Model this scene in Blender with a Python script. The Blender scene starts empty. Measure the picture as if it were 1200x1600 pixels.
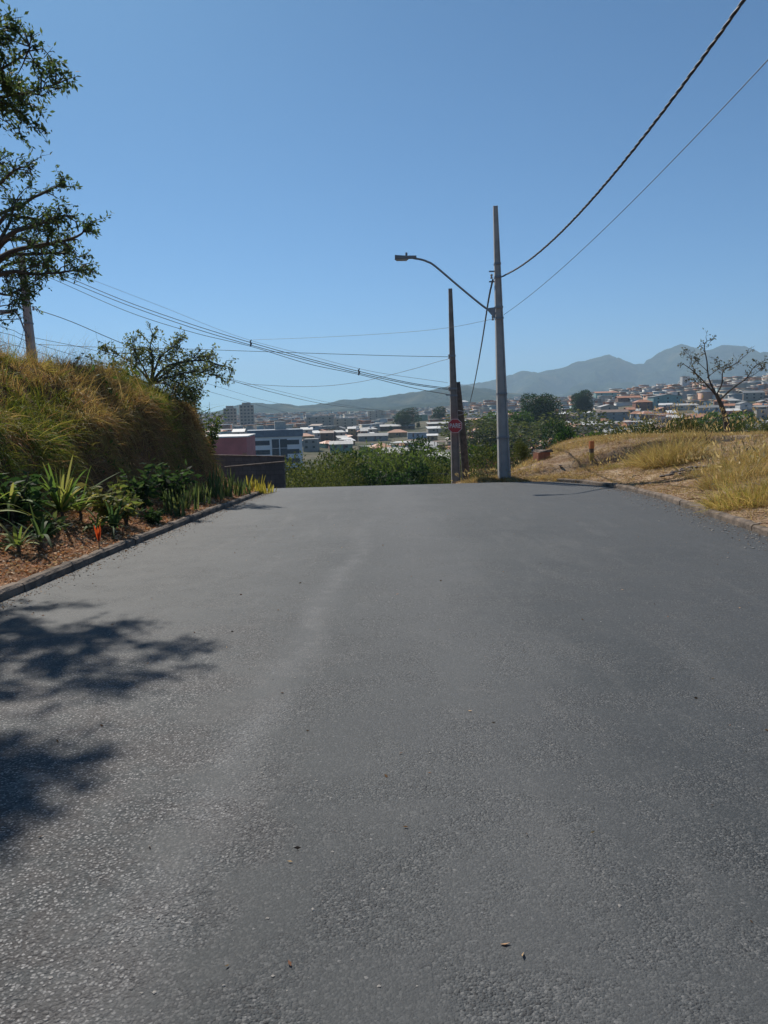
import bpy, math, random
import numpy as np
from mathutils import Matrix, Vector
C = bpy.context.scene
PI = math.pi

# ------------------------------------------------------------------ camera
FPX, PITCH, ROLL, EYE = 1200.0, math.radians(7.6), math.radians(-1.5), 1.5
cam_d = bpy.data.cameras.new('camera'); cam = bpy.data.objects.new('camera', cam_d); C.collection.objects.link(cam)
cam_d.sensor_fit = 'VERTICAL'; cam_d.sensor_height = 36; cam_d.lens = 36*FPX/1600
cam_d.clip_start = 0.05; cam_d.clip_end = 60000
CM = Matrix.Rotation(PI/2-PITCH, 4, 'X') @ Matrix.Rotation(ROLL, 4, 'Z')
cam.matrix_world = Matrix.Translation((0, 0, EYE)) @ CM
C.camera = cam
# ------------------------------------------------------------------ sky and sun
SUN_AZ, SUN_EL = math.radians(26), math.radians(44)      # azimuth measured from +Y to the left
sdir = Vector((-math.sin(SUN_AZ)*math.cos(SUN_EL), math.cos(SUN_AZ)*math.cos(SUN_EL), math.sin(SUN_EL)))
w = bpy.data.worlds.new('World'); C.world = w; w.use_nodes = True
nt = w.node_tree; bg = nt.nodes['Background']
sk = nt.nodes.new('ShaderNodeTexSky'); sk.sky_type = 'NISHITA'; sk.sun_disc = False
sk.sun_elevation = SUN_EL; sk.sun_rotation = -SUN_AZ
sk.altitude = 1500; sk.air_density = 0.65; sk.dust_density = 0.9; sk.ozone_density = 7.0
wb = nt.nodes.new('ShaderNodeMix'); wb.data_type = 'RGBA'; wb.blend_type = 'MULTIPLY'; wb.inputs[0].default_value = 1; wb.inputs[7].default_value = (.60, 1.03, 1.08, 1)
nt.links.new(sk.outputs[0], wb.inputs[6]); nt.links.new(wb.outputs[2], bg.inputs[0]); bg.inputs[1].default_value = 0.075
sl = bpy.data.lights.new('sun', 'SUN'); sl.energy = 4.2; sl.angle = math.radians(0.6); sl.color = (1.0, 0.93, 0.83)
so = bpy.data.objects.new('sun', sl); C.collection.objects.link(so)
so.rotation_euler = sdir.to_track_quat('Z', 'Y').to_euler(); so.location = (-20, 30, 60)
C.view_settings.view_transform = 'Standard'; C.view_settings.look = 'None'
C.view_settings.gamma = 1; C.view_settings.exposure = 0.4
C.render.engine = 'CYCLES'; C.cycles.use_denoising = True
C.cycles.volume_bounces = 1; C.cycles.max_bounces = 6; C.cycles.transparent_max_bounces = 8

rng = np.random.default_rng(7); random.seed(7)
U = rng.uniform
# ------------------------------------------------------------------ pixel <-> world
R3 = np.array([[CM[i][j] for j in range(3)] for i in range(3)])
def ray(px, py):
    d = R3 @ np.array([(px-600)/FPX, -(py-800)/FPX, -1.0]); return d
def at(px, py, D):
    d = ray(px, py); return np.array([0, 0, EYE]) + d*(D/d[1])
def proj(p):
    q = R3.T @ (np.asarray(p, float)-np.array([0, 0, EYE])); return (600+FPX*q[0]/-q[2], 800-FPX*q[1]/-q[2])
# ------------------------------------------------------------------ noise
def vnoise(x, y, seed=0):
    x = np.asarray(x, float); y = np.asarray(y, float)
    xi = np.floor(x).astype(np.int64); yi = np.floor(y).astype(np.int64); fx = x-xi; fy = y-yi
    fx = fx*fx*(3-2*fx); fy = fy*fy*(3-2*fy)
    def h(a, b):
        n = (a*374761393+b*668265263+seed*1442695041) & 0x7fffffff
        n = ((n ^ (n >> 13))*1274126177) & 0x7fffffff
        return ((n ^ (n >> 16)) & 0xffff)/65535.0
    return (h(xi, yi)*(1-fx)+h(xi+1, yi)*fx)*(1-fy)+(h(xi, yi+1)*(1-fx)+h(xi+1, yi+1)*fx)*fy
def fbm(x, y, o=4, seed=0):
    s = 0; a = .5
    for k in range(o): s = s+a*(vnoise(x*2**k, y*2**k, seed+k)-.5); a *= .5
    return s
def sm(a, b, x):
    t = np.clip((np.asarray(x, float)-a)/(b-a), 0, 1); return t*t*(3-2*t)
# ------------------------------------------------------------------ terrain profile
_ty = np.arange(-60, 14000, .25)
_ts = np.interp(_ty, [-60, 23, 29.6, 50, 60, 95, 140, 200, 260, 500, 800, 1500, 3000, 14000],
                     [.035, .035, .29, .29, .2, .085, .03, .0, -.005, -.014, -.012, -.006, -.002, 0])
_tz = -np.cumsum(_ts)*.25; _tz -= np.interp(0, _ty, _tz)
def prof(y): return np.interp(y, _ty, _tz)
def road_z(x, y): return prof(y)
def KL(y): return np.interp(y, [-30, 2, 7, 11, 16, 20, 22.3, 23.6, 25], [-3.72, -3.72, -3.74, -3.72, -3.58, -3.42, -3.40, -4.2, -7.5])
def KR(y): return np.interp(y, [-30, 7, 9.5, 12.5, 16, 18.5, 20.5, 22.3, 23.5, 24.4, 25, 26, 60], [4.9, 5.0, 5.15, 5.5, 5.95, 6.1, 6.05, 5.75, 5.2, 4.2, 2.9, 2.35, 2.35])
def bankh(y): return np.interp(y, [-30, 4, 9, 15, 18.5, 20.6, 21.5, 22.4], [2.6, 2.6, 2.55, 2.6, 2.65, 2.4, 1.6, 0.0])
def DR(x, y): s_ = (KR(y+.1)-KR(y-.1))/.2; return (x-KR(y))/np.sqrt(1+s_*s_)
def DL(x, y): s_ = (KL(y+.1)-KL(y-.1))/.2; return (KL(y)-x)/np.sqrt(1+s_*s_)
def H(x, y):
    x = np.asarray(x, float); y = np.asarray(y, float)
    # right side plateau reaches further before falling
    shift = 9.5*sm(3.0, 9.5, x)*(1-sm(120, 260, y))
    dr = DR(x, y)
    z = prof(y)+(prof(y-shift)-prof(y))*sm(.1, 1.6, dr)
    near = 1-sm(45, 90, y)
    lot = np.where(dr > np.where(y > 23.1, -.02, .1), .075*np.where(y > 23.1, sm(-.02, .25, dr), 1)+.05*sm(0, .6, dr)+.80*sm(.6, 6.5, dr), 0)
    lot = lot+np.where(dr > .3, .10*fbm(x*.9, y*.9, 4, 3)+.16*fbm(x*.25, y*.25, 3, 9), 0)*sm(.3, 2, dr)
    dl = DL(x, y)
    b = bankh(y)
    wob = .55*fbm(x*.15, y*.35, 3, 5)
    wid = .38*(1-sm(13, 18, y))
    left = np.where(dl > .1, .075+.34*sm(.1, 1.4, dl)*sm(24, 20, y)+(.48+.27*sm(13, 18, y))*b*sm(1.2+wob+wid, 1.85+wob+wid, dl)+(.52-.27*sm(13, 18, y))*b*sm(1.6+wob+wid, 3.5+wob+wid, dl)+.3*sm(2.5, 9, dl)*np.minimum(b, 1), 0)
    left = left+np.where(dl > .2, .75*fbm(x*.75, y*.75, 4, 21)*sm(.9, 2.4, dl)*np.minimum(b, 1)+.05*fbm(x*4, y*4, 2, 22), 0)
    z = z+near*(lot+left)
    road = (dr < np.where(y > 23.1, -.03, .1)) & (dl < .1) & (y < 60)
    z = np.where(road, z-.10, z)
    a = x/np.maximum(y, 1)
    rise = np.interp(a, [-1, -.5, -.2, 0, .083, .17, .25, .33, .5, 1], [6, 3, 0, -1, 4, 15, 16, 24, 34, 36])
    z = z+rise*sm(260, 900, y)*(1-.5*sm(1500, 4000, y))
    z = z+sm(80, 300, y)*3*fbm(x*.008, y*.008, 4, 31)
    return z
def ghit(px, py, dmin=1.5, dmax=900):
    d = ray(px, py); D = dmin
    while D < dmax:
        p = np.array([0, 0, EYE])+d*(D/d[1])
        if p[2] < float(H(p[0], p[1])): return p
        D *= 1.004
    return p
# ------------------------------------------------------------------ mesh helpers
class MB:
    def __init__(s): s.v = []; s.f = []; s.n = 0
    def add(s, v, f):
        s.v.append(np.asarray(v, float).reshape(-1, 3)); s.f += [tuple(int(i)+s.n for i in q) for q in f]; s.n += len(s.v[-1]); return s
    def box(s, x0, x1, y0, y1, z0, z1):
        v = [(x, y, z) for z in (z0, z1) for (x, y) in ((x0, y0), (x1, y0), (x1, y1), (x0, y1))]
        return s.add(v, [(0, 3, 2, 1), (4, 5, 6, 7), (0, 1, 5, 4), (1, 2, 6, 5), (2, 3, 7, 6), (3, 0, 4, 7)])
    def loft(s, rings, cap=True):
        m = len(rings[0]); v = np.vstack(rings); f = []
        for i in range(len(rings)-1):
            for j in range(m):
                k = (j+1) % m; f.append((i*m+j, i*m+k, (i+1)*m+k, (i+1)*m+j))
        if cap: f.append(tuple(range(m))[::-1]); f.append(tuple((len(rings)-1)*m+j for j in range(m)))
        return s.add(v, f)
    def tube(s, pts, rad, n=6):
        pts = np.asarray(pts, float); rad = np.broadcast_to(np.asarray(rad, float), (len(pts),)); rings = []
        t = np.gradient(pts, axis=0); t /= np.linalg.norm(t, axis=1)[:, None]+1e-9
        u = np.array([1., 0, 0]) if abs(t[0][0]) < .8 else np.array([0, 1., 0])
        for i in range(len(pts)):
            u = u-t[i]*np.dot(u, t[i]); u /= np.linalg.norm(u)+1e-9; vv = np.cross(t[i], u)
            a = np.arange(n)*2*PI/n
            rings.append(pts[i]+rad[i]*(np.cos(a)[:, None]*u+np.sin(a)[:, None]*vv))
        return s.loft(rings)
    def build(s, name, m, parent=None, smooth=False):
        me = bpy.data.meshes.new(name); me.from_pydata(np.vstack(s.v).tolist(), [], s.f); me.materials.append(m)
        if smooth: me.shade_smooth()
        return link(name, me, parent)
def link(name, me, parent=None):
    o = bpy.data.objects.new(name, me); C.collection.objects.link(o)
    if parent is not None: o.parent = parent
    return o
def grid_mesh(name, V, F, m, col=None, smooth=False, parent=None):
    V = np.asarray(V, np.float32); F = np.asarray(F, np.int32)
    me = bpy.data.meshes.new(name); me.vertices.add(len(V)); me.vertices.foreach_set('co', V.ravel())
    k = F.shape[1]; me.loops.add(F.size); me.loops.foreach_set('vertex_index', F.ravel())
    me.polygons.add(len(F)); me.polygons.foreach_set('loop_start', np.arange(0, F.size, k, dtype=np.int32))
    if col is not None:
        a = me.color_attributes.new('tint', 'FLOAT_COLOR', 'POINT')
        a.data.foreach_set('color', np.hstack([col, np.ones((len(col), 1))]).astype(np.float32).ravel())
    me.update(calc_edges=True); me.validate()
    me.materials.append(m)
    if smooth: me.shade_smooth()
    return link(name, me, parent)
def tag(o, label=None, cat=None, group=None, kind=None):
    if label: o['label'] = label
    if cat: o['category'] = cat
    if group: o['group'] = group
    if kind: o['kind'] = kind
    return o
def empty(name, loc, rz=0, label=None, cat=None, group=None):
    o = bpy.data.objects.new(name, None); C.collection.objects.link(o); o.empty_display_size = .3
    o.location = tuple(float(c) for c in loc); o.rotation_euler = (0, 0, rz); return tag(o, label, cat, group)
# ribbons: grass blades and strap leaves
def ribbons(P, Dn, L, W, droop, col, nseg=3, flat=.0, tip=.08, belly=0.):
    n = len(P); L = np.broadcast_to(L, (n,)); W = np.broadcast_to(W, (n,)); droop = np.broadcast_to(droop, (n,))
    ra = U(0, 2*PI, n); rnd = np.stack([np.cos(ra), np.sin(ra), np.zeros(n)], 1)
    s = np.cross(Dn, rnd*(1-flat)+np.array([0, 0, 1.])*flat*1.0+1e-6); s /= np.linalg.norm(s, axis=1)[:, None]+1e-9
    V = np.zeros((n, nseg+1, 2, 3))
    for i in range(nseg+1):
        t = i/nseg
        c = P+Dn*(L*t)[:, None]; c = c+np.array([0, 0, -1.])*(droop*L*t*t)[:, None]
        wd = (W*.5*max(tip, (1-t)**.6*(1-belly+belly*2.2*t)))[:, None]
        V[:, i, 0] = c-s*wd; V[:, i, 1] = c+s*wd
    idx = (np.arange(n)*(nseg+1)*2)[:, None, None]+(np.arange(nseg)*2)[None, :, None]+np.array([0, 1, 3, 2])[None, None, :]
    return V.reshape(-1, 3), idx.reshape(-1, 4), np.repeat(col, (nseg+1)*2, axis=0)
def diamonds(P, Dn, L, asp, col):
    n = len(P); L = np.broadcast_to(L, (n,))[:, None]
    r = rng.normal(size=(n, 3)); s = np.cross(Dn, r); s /= np.linalg.norm(s, axis=1)[:, None]+1e-9
    nn = np.cross(Dn, s)
    V = np.stack([P, P+Dn*L*.45+s*L*asp*.5+nn*L*.05, P+Dn*L, P+Dn*L*.45-s*L*asp*.5+nn*L*.05], 1)
    return V.reshape(-1, 3), (np.arange(n)*4)[:, None]+np.arange(4)[None], np.repeat(col, 4, axis=0)
def unit(v): return v/(np.linalg.norm(v, axis=-1, keepdims=True)+1e-9)
def pal(n, cols, wts=None, jit=.18):
    cols = np.array(cols); c = cols[rng.choice(len(cols), n, p=wts)]
    return np.clip(c*(1+U(-jit, jit, (n, 1))+U(-.05, .05, (n, 3))), 0.005, 1)
def merge(parts):
    V = []; F = []; K = []; n = 0
    for v, f, k in parts: V.append(v); F.append(f+n); K.append(k); n += len(v)
    return np.vstack(V), np.vstack(F), np.vstack(K)
# ------------------------------------------------------------------ materials
def newmat(name):
    m = bpy.data.materials.new(name); m.use_nodes = True; t = m.node_tree; b = t.nodes['Principled BSDF']
    return m, t, b
def N(t, ty, **k):
    n = t.nodes.new(ty)
    for a, v in k.items():
        if a.startswith('i_'): n.inputs[a[2:].replace('_', ' ')].default_value = v
        else: setattr(n, a, v)
    return n
def mixc(t, fac, a, b, mode='MIX'):
    n = t.nodes.new('ShaderNodeMix'); n.data_type = 'RGBA'; n.blend_type = mode
    for inp, v in ((n.inputs[0], fac), (n.inputs[6], a), (n.inputs[7], b)):
        if hasattr(v, 'links') or isinstance(v, bpy.types.NodeSocket): t.links.new(v, inp)
        else: inp.default_value = v if isinstance(v, (int, float)) else (*v, 1)
    return n.outputs[2]
def math_(t, op, a, b=None, clamp=False):
    n = t.nodes.new('ShaderNodeMath'); n.operation = op; n.use_clamp = clamp
    for i, v in enumerate((a, b)):
        if v is None: continue
        if isinstance(v, bpy.types.NodeSocket): t.links.new(v, n.inputs[i])
        else: n.inputs[i].default_value = v
    return n.outputs[0]
def ramp(t, v, a, b, ca=(0, 0, 0), cb=(1, 1, 1)):
    r = t.nodes.new('ShaderNodeValToRGB'); r.color_ramp.elements[0].position = a; r.color_ramp.elements[1].position = b
    r.color_ramp.elements[0].color = (*ca, 1); r.color_ramp.elements[1].color = (*cb, 1); t.links.new(v, r.inputs[0]); return r.outputs[0]
def noise(t, co, s, d=4, r=.55):
    n = N(t, 'ShaderNodeTexNoise'); n.inputs['Scale'].default_value = s; n.inputs['Detail'].default_value = d; n.inputs['Roughness'].default_value = r
    t.links.new(co, n.inputs['Vector']); return n.outputs[0]
def coords(t, kind='Object'): return t.nodes.new('ShaderNodeTexCoord').outputs[kind]
def plain(name, c, rough=.8, c2=None, scale=1.5, bump=0., bscale=20, metal=0.):
    m, t, b = newmat(name); b.inputs['Roughness'].default_value = rough; b.inputs['Metallic'].default_value = metal
    co = coords(t); c2 = c2 or tuple(x*.7 for x in c)
    f = ramp(t, noise(t, co, scale, 5, .6), .35, .65)
    t.links.new(mixc(t, f, c, c2), b.inputs['Base Color'])
    if bump:
        bp = N(t, 'ShaderNodeBump'); bp.inputs['Strength'].default_value = bump; bp.inputs['Distance'].default_value = .02
        t.links.new(noise(t, co, bscale, 4), bp.inputs['Height']); t.links.new(bp.outputs[0], b.inputs['Normal'])
    return m
def leafmat(name, trans=.35, rough=.6, gain=1.0):
    m, t, b = newmat(name)
    a = N(t, 'ShaderNodeVertexColor', layer_name='tint')
    col = a.outputs[0]
    if gain != 1: col = mixc(t, 1.0, col, (gain, gain, gain), 'MULTIPLY')
    t.links.new(col, b.inputs['Base Color']); b.inputs['Roughness'].default_value = rough
    b.inputs['Specular IOR Level'].default_value = .12
    tr = N(t, 'ShaderNodeBsdfTranslucent'); t.links.new(mixc(t, 1.0, col, (1.25, 1.2, .85), 'MULTIPLY'), tr.inputs[0])
    mx = N(t, 'ShaderNodeMixShader'); mx.inputs[0].default_value = trans
    t.links.new(b.outputs[0], mx.inputs[1]); t.links.new(tr.outputs[0], mx.inputs[2])
    t.links.new(mx.outputs[0], t.nodes['Material Output'].inputs[0]); return m
M = {}
M['leaf'] = leafmat('leaf', .45); M['grass'] = leafmat('grass', .38); M['dry'] = leafmat('dry_leaf', .15, .8)
M['bark'] = plain('bark', (.10, .08, .06), .9, (.05, .04, .03), 6, .5)
M['concrete'] = plain('pole_concrete', (.45, .43, .40), .85, (.34, .33, .31), 3, .3, 30)
M['old_concrete'] = plain('old_pole_concrete', (.30, .27, .24), .9, (.20, .175, .155), 3, .4, 30)
M['wood'] = plain('old_pole_wood', (.12, .10, .085), .9, (.06, .05, .04), 8, .4)
M['cable'] = plain('cable_rubber', (.035, .035, .04), .6)
M['cable_pale'] = plain('cable_aluminium', (.30, .31, .32), .5)
M['steel'] = plain('galvanised_steel', (.26, .27, .28), .5, (.20, .21, .22), 9, 0, 20, .5)
M['lamp'] = plain('lamp_housing', (.22, .23, .24), .5)
M['glass'] = plain('window_glass', (.04, .05, .06), .2)
M['glass_blue'] = plain('blue_glass', (.05, .08, .11), .2)
M['red'] = plain('sign_red', (.50, .035, .04), .5, (.42, .05, .05), 5)
M['white'] = plain('sign_white', (.75, .75, .73), .5)
M['ceramic'] = plain('insulator_ceramic', (.45, .42, .38), .3)
# asphalt ------------------------------------------------------------
def asphalt():
    m, t, b = newmat('asphalt'); co = coords(t)
    sx = N(t, 'ShaderNodeSeparateXYZ'); t.links.new(co, sx.inputs[0]); X, Y = sx.outputs[0], sx.outputs[1]
    def vor(scale, feat='F1'):
        v = N(t, 'ShaderNodeTexVoronoi', feature=feat); v.inputs['Scale'].default_value = scale
        wn_ = N(t, 'ShaderNodeTexNoise'); wn_.inputs['Scale'].default_value = scale*.9; wn_.inputs['Detail'].default_value = 1; t.links.new(co, wn_.inputs['Vector'])
        va = N(t, 'ShaderNodeVectorMath', operation='SCALE'); va.inputs[3].default_value = .9/scale; t.links.new(wn_.outputs['Color'], va.inputs[0])
        vb_ = N(t, 'ShaderNodeVectorMath', operation='ADD'); t.links.new(co, vb_.inputs[0]); t.links.new(va.outputs[0], vb_.inputs[1]); t.links.new(vb_.outputs[0], v.inputs['Vector']); return v
    v1 = vor(120); v2 = vor(82); n1 = noise(t, co, .55, 5, .6); n2 = noise(t, co, 3.0, 5, .6); n3 = noise(t, co, 240, 2, .5)
    # coarse worn zone at near left
    coarse = math_(t, 'MULTIPLY', ramp(t, math_(t, 'ADD', math_(t, 'MULTIPLY', X, -.35), math_(t, 'MULTIPLY', n2, .6)), .42, .85),
                   ramp(t, math_(t, 'ADD', math_(t, 'MULTIPLY', Y, -.11), math_(t, 'ADD', math_(t, 'MULTIPLY', n2, .4), .6)), .05, .5))
    coarse = math_(t, 'MULTIPLY', coarse, 1.7, True)
    sp = N(t, 'ShaderNodeSeparateColor'); t.links.new(v1.outputs['Color'], sp.inputs[0])
    sq = N(t, 'ShaderNodeSeparateColor'); t.links.new(v2.outputs['Color'], sq.inputs[0])
    rough_patch = ramp(t, n2, .42, .62)
    base = mixc(t, ramp(t, n1, .36, .64), (.032, .038, .042), (.053, .059, .062))
    base = mixc(t, ramp(t, noise(t, co, 1.3, 6, .7), .55, .68), base, (.058, .062, .064))
    # pale wheel track
    tw = math_(t, 'SUBTRACT', X, math_(t, 'ADD', math_(t, 'MULTIPLY', Y, .052), -.93))
    tw = math_(t, 'ADD', tw, math_(t, 'MULTIPLY', math_(t, 'SUBTRACT', n1, .5), .6))
    tr = ramp(t, math_(t, 'ABSOLUTE', tw), .02, .20, (1, 1, 1), (0, 0, 0))
    tr = math_(t, 'MULTIPLY', math_(t, 'MULTIPLY', tr, math_(t, 'ADD', math_(t, 'MULTIPLY', rough_patch, .7), .3)), ramp(t, math_(t, 'MULTIPLY', Y, .05), .3, .75, (1, 1, 1), (.2, .2, .2)))
    base = mixc(t, math_(t, 'MULTIPLY', tr, .85), base, (.125, .129, .131))
    tw2 = math_(t, 'SUBTRACT', X, math_(t, 'ADD', math_(t, 'MULTIPLY', n1, .8), .1))
    tr2 = ramp(t, math_(t, 'ABSOLUTE', tw2), .1, .9, (1, 1, 1), (0, 0, 0))
    base = mixc(t, math_(t, 'MULTIPLY', tr2, .35), base, (.11, .112, .113))
    base = mixc(t, math_(t, 'MULTIPLY', ramp(t, math_(t, 'ADD', math_(t, 'MULTIPLY', X, .2), n1), .8, 1.3), .55), base, (.046, .050, .053))
    mp = N(t, 'ShaderNodeMapping'); mp.inputs['Scale'].default_value = (2.2, .35, 1); t.links.new(co, mp.inputs[0])
    st = ramp(t, noise(t, mp.outputs[0], 1.6, 7, .7), .54, .72)
    base = mixc(t, math_(t, 'MULTIPLY', st, .45), base, (.105, .106, .104))
    dsp = ramp(t, noise(t, co, .9, 3, .5), .68, .72)
    base = mixc(t, math_(t, 'MULTIPLY', dsp, .45), base, (.036, .038, .041))
    mud = math_(t, 'MULTIPLY', coarse, ramp(t, noise(t, co, 1.9, 6, .75), .44, .56))
    base = mixc(t, math_(t, 'MULTIPLY', mud, .6), base, (.060, .050, .048))
    dust = math_(t, 'MULTIPLY', coarse, ramp(t, noise(t, co, 2.6, 7, .8), .56, .64))
    base = mixc(t, math_(t, 'MULTIPLY', dust, .55), base, (.16, .16, .155))
    # dusty shoulders
    base = mixc(t, math_(t, 'MULTIPLY', ramp(t, math_(t, 'ADD', X, math_(t, 'MULTIPLY', n2, 1.6)), 3.6/6, 1.0), .0), base, (.2, .17, .14))
    # aggregate stones
    g1 = ramp(t, sp.outputs[0], .55, 1.0)
    base = mixc(t, math_(t, 'MULTIPLY', g1, math_(t, 'ADD', math_(t, 'MULTIPLY', rough_patch, .35), .25)), base, (.19, .19, .185))
    dk = ramp(t, sp.outputs[1], .62, .95)
    base = mixc(t, math_(t, 'MULTIPLY', dk, math_(t, 'ADD', math_(t, 'MULTIPLY', rough_patch, .55), .25)), base, (.022, .023, .025))
    g2 = math_(t, 'MULTIPLY', ramp(t, sq.outputs[0], .35, 1.0), ramp(t, v2.outputs['Distance'], .32, .52, (1, 1, 1), (0, 0, 0)))
    base = mixc(t, math_(t, 'MULTIPLY', math_(t, 'MULTIPLY', g2, coarse), .95), base, (.36, .35, .34))
    fl = math_(t, 'MULTIPLY', ramp(t, sp.outputs[2], .994, .998), .5)
    base = mixc(t, fl, base, (.30, .29, .28))
    t.links.new(base, b.inputs['Base Color'])
    b.inputs['Roughness'].default_value = .72; b.inputs['Specular IOR Level'].default_value = .35
    hsum = math_(t, 'ADD', math_(t, 'MULTIPLY', v1.outputs['Distance'], math_(t, 'ADD', math_(t, 'MULTIPLY', rough_patch, -.8), -.35)),
                 math_(t, 'ADD', math_(t, 'MULTIPLY', math_(t, 'MULTIPLY', v2.outputs['Distance'], coarse), -1.8), math_(t, 'MULTIPLY', n3, .3)))
    bp = N(t, 'ShaderNodeBump'); bp.inputs['Strength'].default_value = .75; bp.inputs['Distance'].default_value = .0045
    t.links.new(hsum, bp.inputs['Height']); t.links.new(bp.outputs[0], b.inputs['Normal'])
    return m
M['asphalt'] = asphalt()
def terrainmat():
    m, t, b = newmat('ground_earth'); g = N(t, 'ShaderNodeNewGeometry'); co = g.outputs['Position']
    sx = N(t, 'ShaderNodeSeparateXYZ'); t.links.new(co, sx.inputs[0]); X, Y = sx.outputs[0], sx.outputs[1]
    near = mixc(t, ramp(t, noise(t, co, 1.2, 6, .7), .4, .62), (.24, .155, .095), (.44, .33, .22))
    near = mixc(t, ramp(t, noise(t, co, 14, 5, .7), .48, .7), near, (.12, .075, .045))
    left = mixc(t, ramp(t, noise(t, co, 2.2, 6, .7), .4, .65), (.12, .065, .035), (.26, .135, .07))
    near = mixc(t, ramp(t, X, .0, .001, (1, 1, 1), (0, 0, 0)), near, left)
    far = mixc(t, ramp(t, noise(t, co, .02, 6, .7), .42, .6), (.07, .075, .04), (.17, .14, .10))
    far = mixc(t, ramp(t, noise(t, co, .15, 6, .7), .5, .62), far, (.04, .055, .02))
    f = math_(t, 'MULTIPLY', math_(t, 'SUBTRACT', Y, 34), .05, True)
    t.links.new(mixc(t, f, near, far), b.inputs['Base Color']); b.inputs['Roughness'].default_value = .95
    b.inputs['Specular IOR Level'].default_value = .1
    bp = N(t, 'ShaderNodeBump'); bp.inputs['Strength'].default_value = .6; bp.inputs['Distance'].default_value = .04
    t.links.new(noise(t, co, 18, 6, .7), bp.inputs['Height']); t.links.new(bp.outputs[0], b.inputs['Normal']); return m
M['ground'] = terrainmat()
M['kerb'] = plain('kerb_concrete', (.24, .185, .14), .95, (.075, .058, .045), 3.5, 1.0, 30)
M['forest'] = None
def forest():
    m, t, b = newmat('forest_slope'); g = N(t, 'ShaderNodeNewGeometry'); co = g.outputs['Position']
    c = mixc(t, ramp(t, noise(t, co, .012, 8, .72), .42, .58), (.016, .030, .016), (.05, .065, .035))
    c = mixc(t, ramp(t, noise(t, co, .004, 4, .6), .55, .7), c, (.13, .12, .06))
    t.links.new(c, b.inputs['Base Color']); b.inputs['Roughness'].default_value = 1; b.inputs['Specular IOR Level'].default_value = 0
    bp = N(t, 'ShaderNodeBump'); bp.inputs['Strength'].default_value = 1; bp.inputs['Distance'].default_value = 25
    t.links.new(noise(t, co, .02, 8, .7), bp.inputs['Height']); t.links.new(bp.outputs[0], b.inputs['Normal']); return m
M['forest'] = forest()

# ================================================================== SETTING
def axis(lo, a, b, hi, step, g):
    mid = list(np.arange(a, b+1e-6, step)); up = []; s = step; v = b
    while v < hi: s *= g; v += s; up.append(v)
    dn = []; s = step; v = a
    while v > lo: s *= g; v -= s; dn.append(v)
    return np.array(dn[::-1]+mid+up)
xs = axis(-11000, -9, 9, 11000, .125, 1.075); ys = axis(-60, -2, 36, 11500, .2, 1.045)
XX, YY = np.meshgrid(xs, ys); ZZ = H(XX, YY)
V = np.stack([XX, YY, ZZ], -1).reshape(-1, 3); nx = len(xs); ny = len(ys)
i = (np.arange(ny-1)[:, None]*nx+np.arange(nx-1)[None]).ravel()
tag(grid_mesh('ground', V, np.stack([i, i+1, i+nx+1, i+nx], 1), M['ground'], smooth=True), kind='structure')
# road sheet
ry = np.arange(-6, 62, .2); vv = []
for y in ry:
    l, r = float(KL(y))-.03, float(KR(y))+(.03 if y < 23.2 else .0)
    for k in range(21):
        x = l+(r-l)*k/20; vv.append((x, y, prof(y)))
i = (np.arange(len(ry)-1)[:, None]*21+np.arange(20)[None]).ravel()
tag(grid_mesh('road', vv, np.stack([i, i+1, i+22, i+21], 1), M['asphalt'], smooth=True), kind='structure')
# kerbs: separate worn stones in one run each side
def kerb(xf, side, y0, y1, gaps=(), name='kerb'):
    mb = MB(); y = y0
    while y < y1:
        L = U(1.5, 2.1); a, b_ = y+U(.003, .02), min(y+L-U(.003, .02), y1); dz = U(-.012, .012); dx = U(-.01, .01)
        y += L
        if any(g0 < (a+b_)/2 < g1 for g0, g1 in gaps): continue
        rings = []
        for k in range(13):
            yy = a+(b_-a)*k/12; x = float(xf(yy))+dx; sl_ = (float(xf(yy+.05))-float(xf(yy-.05)))/.1
            nrm = np.array([1, -sl_, 0])/math.hypot(1, sl_)*side; z = float(prof(yy)); h = .10+dz+U(-.006, .006)
            e = .006 if k in (0, 12) else 0
            pr = [(0, -.1), (0.004+U(0, .006), .07), (.012+U(0, .008), h-.02-e), (.03+U(0, .008), h-e), (.12, h-e+U(-.004, .004)), (.135, h-.02), (.135, -.1)]
            rings.append(np.array([np.array([x, yy, z])+nrm*p[0]+np.array([0, 0, p[1]]) for p in pr]))
        mb.loft(rings)
    return tag(mb.build(name, M['kerb'], smooth=False), kind='structure')
kerb(KL, -1, -5, 22.6)
kerb(KR, 1, -5, 23.3, gaps=((16.2, 17.6),))
# ridges
def ridge(name, prof_px, D, depth, seed, amp=.18):
    pts = np.array([at(px, py, D) for px, py in prof_px]); n = 700; m = 60
    xr = np.linspace(pts[0, 0], pts[-1, 0], n); zt = np.interp(xr, pts[:, 0], pts[:, 2])
    zt = zt+D*.014*fbm(xr*.0045, xr*0+seed, 6, seed)
    V = []
    for j in range(m):
        v = -1+2*j/(m-1)
        s = (1-abs(v))**1.15 if v < 0 else (1-abs(v))
        y = D+v*depth
        nz = fbm(xr*.0022, np.full(n, y*.0016), 6, seed+3)
        nz = 1-np.abs(nz)*3.8*min(1, abs(v)*4)
        z = -10+(zt+10)*s*nz
        V.append(np.stack([xr+0*y, np.full(n, y), z], 1))
    i = (np.arange(m-1)[:, None]*n+np.arange(n-1)[None]).ravel()
    return tag(grid_mesh(name, np.vstack(V), np.stack([i, i+1, i+n+1, i+n], 1), M['forest'], smooth=True), kind='structure')
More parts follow.
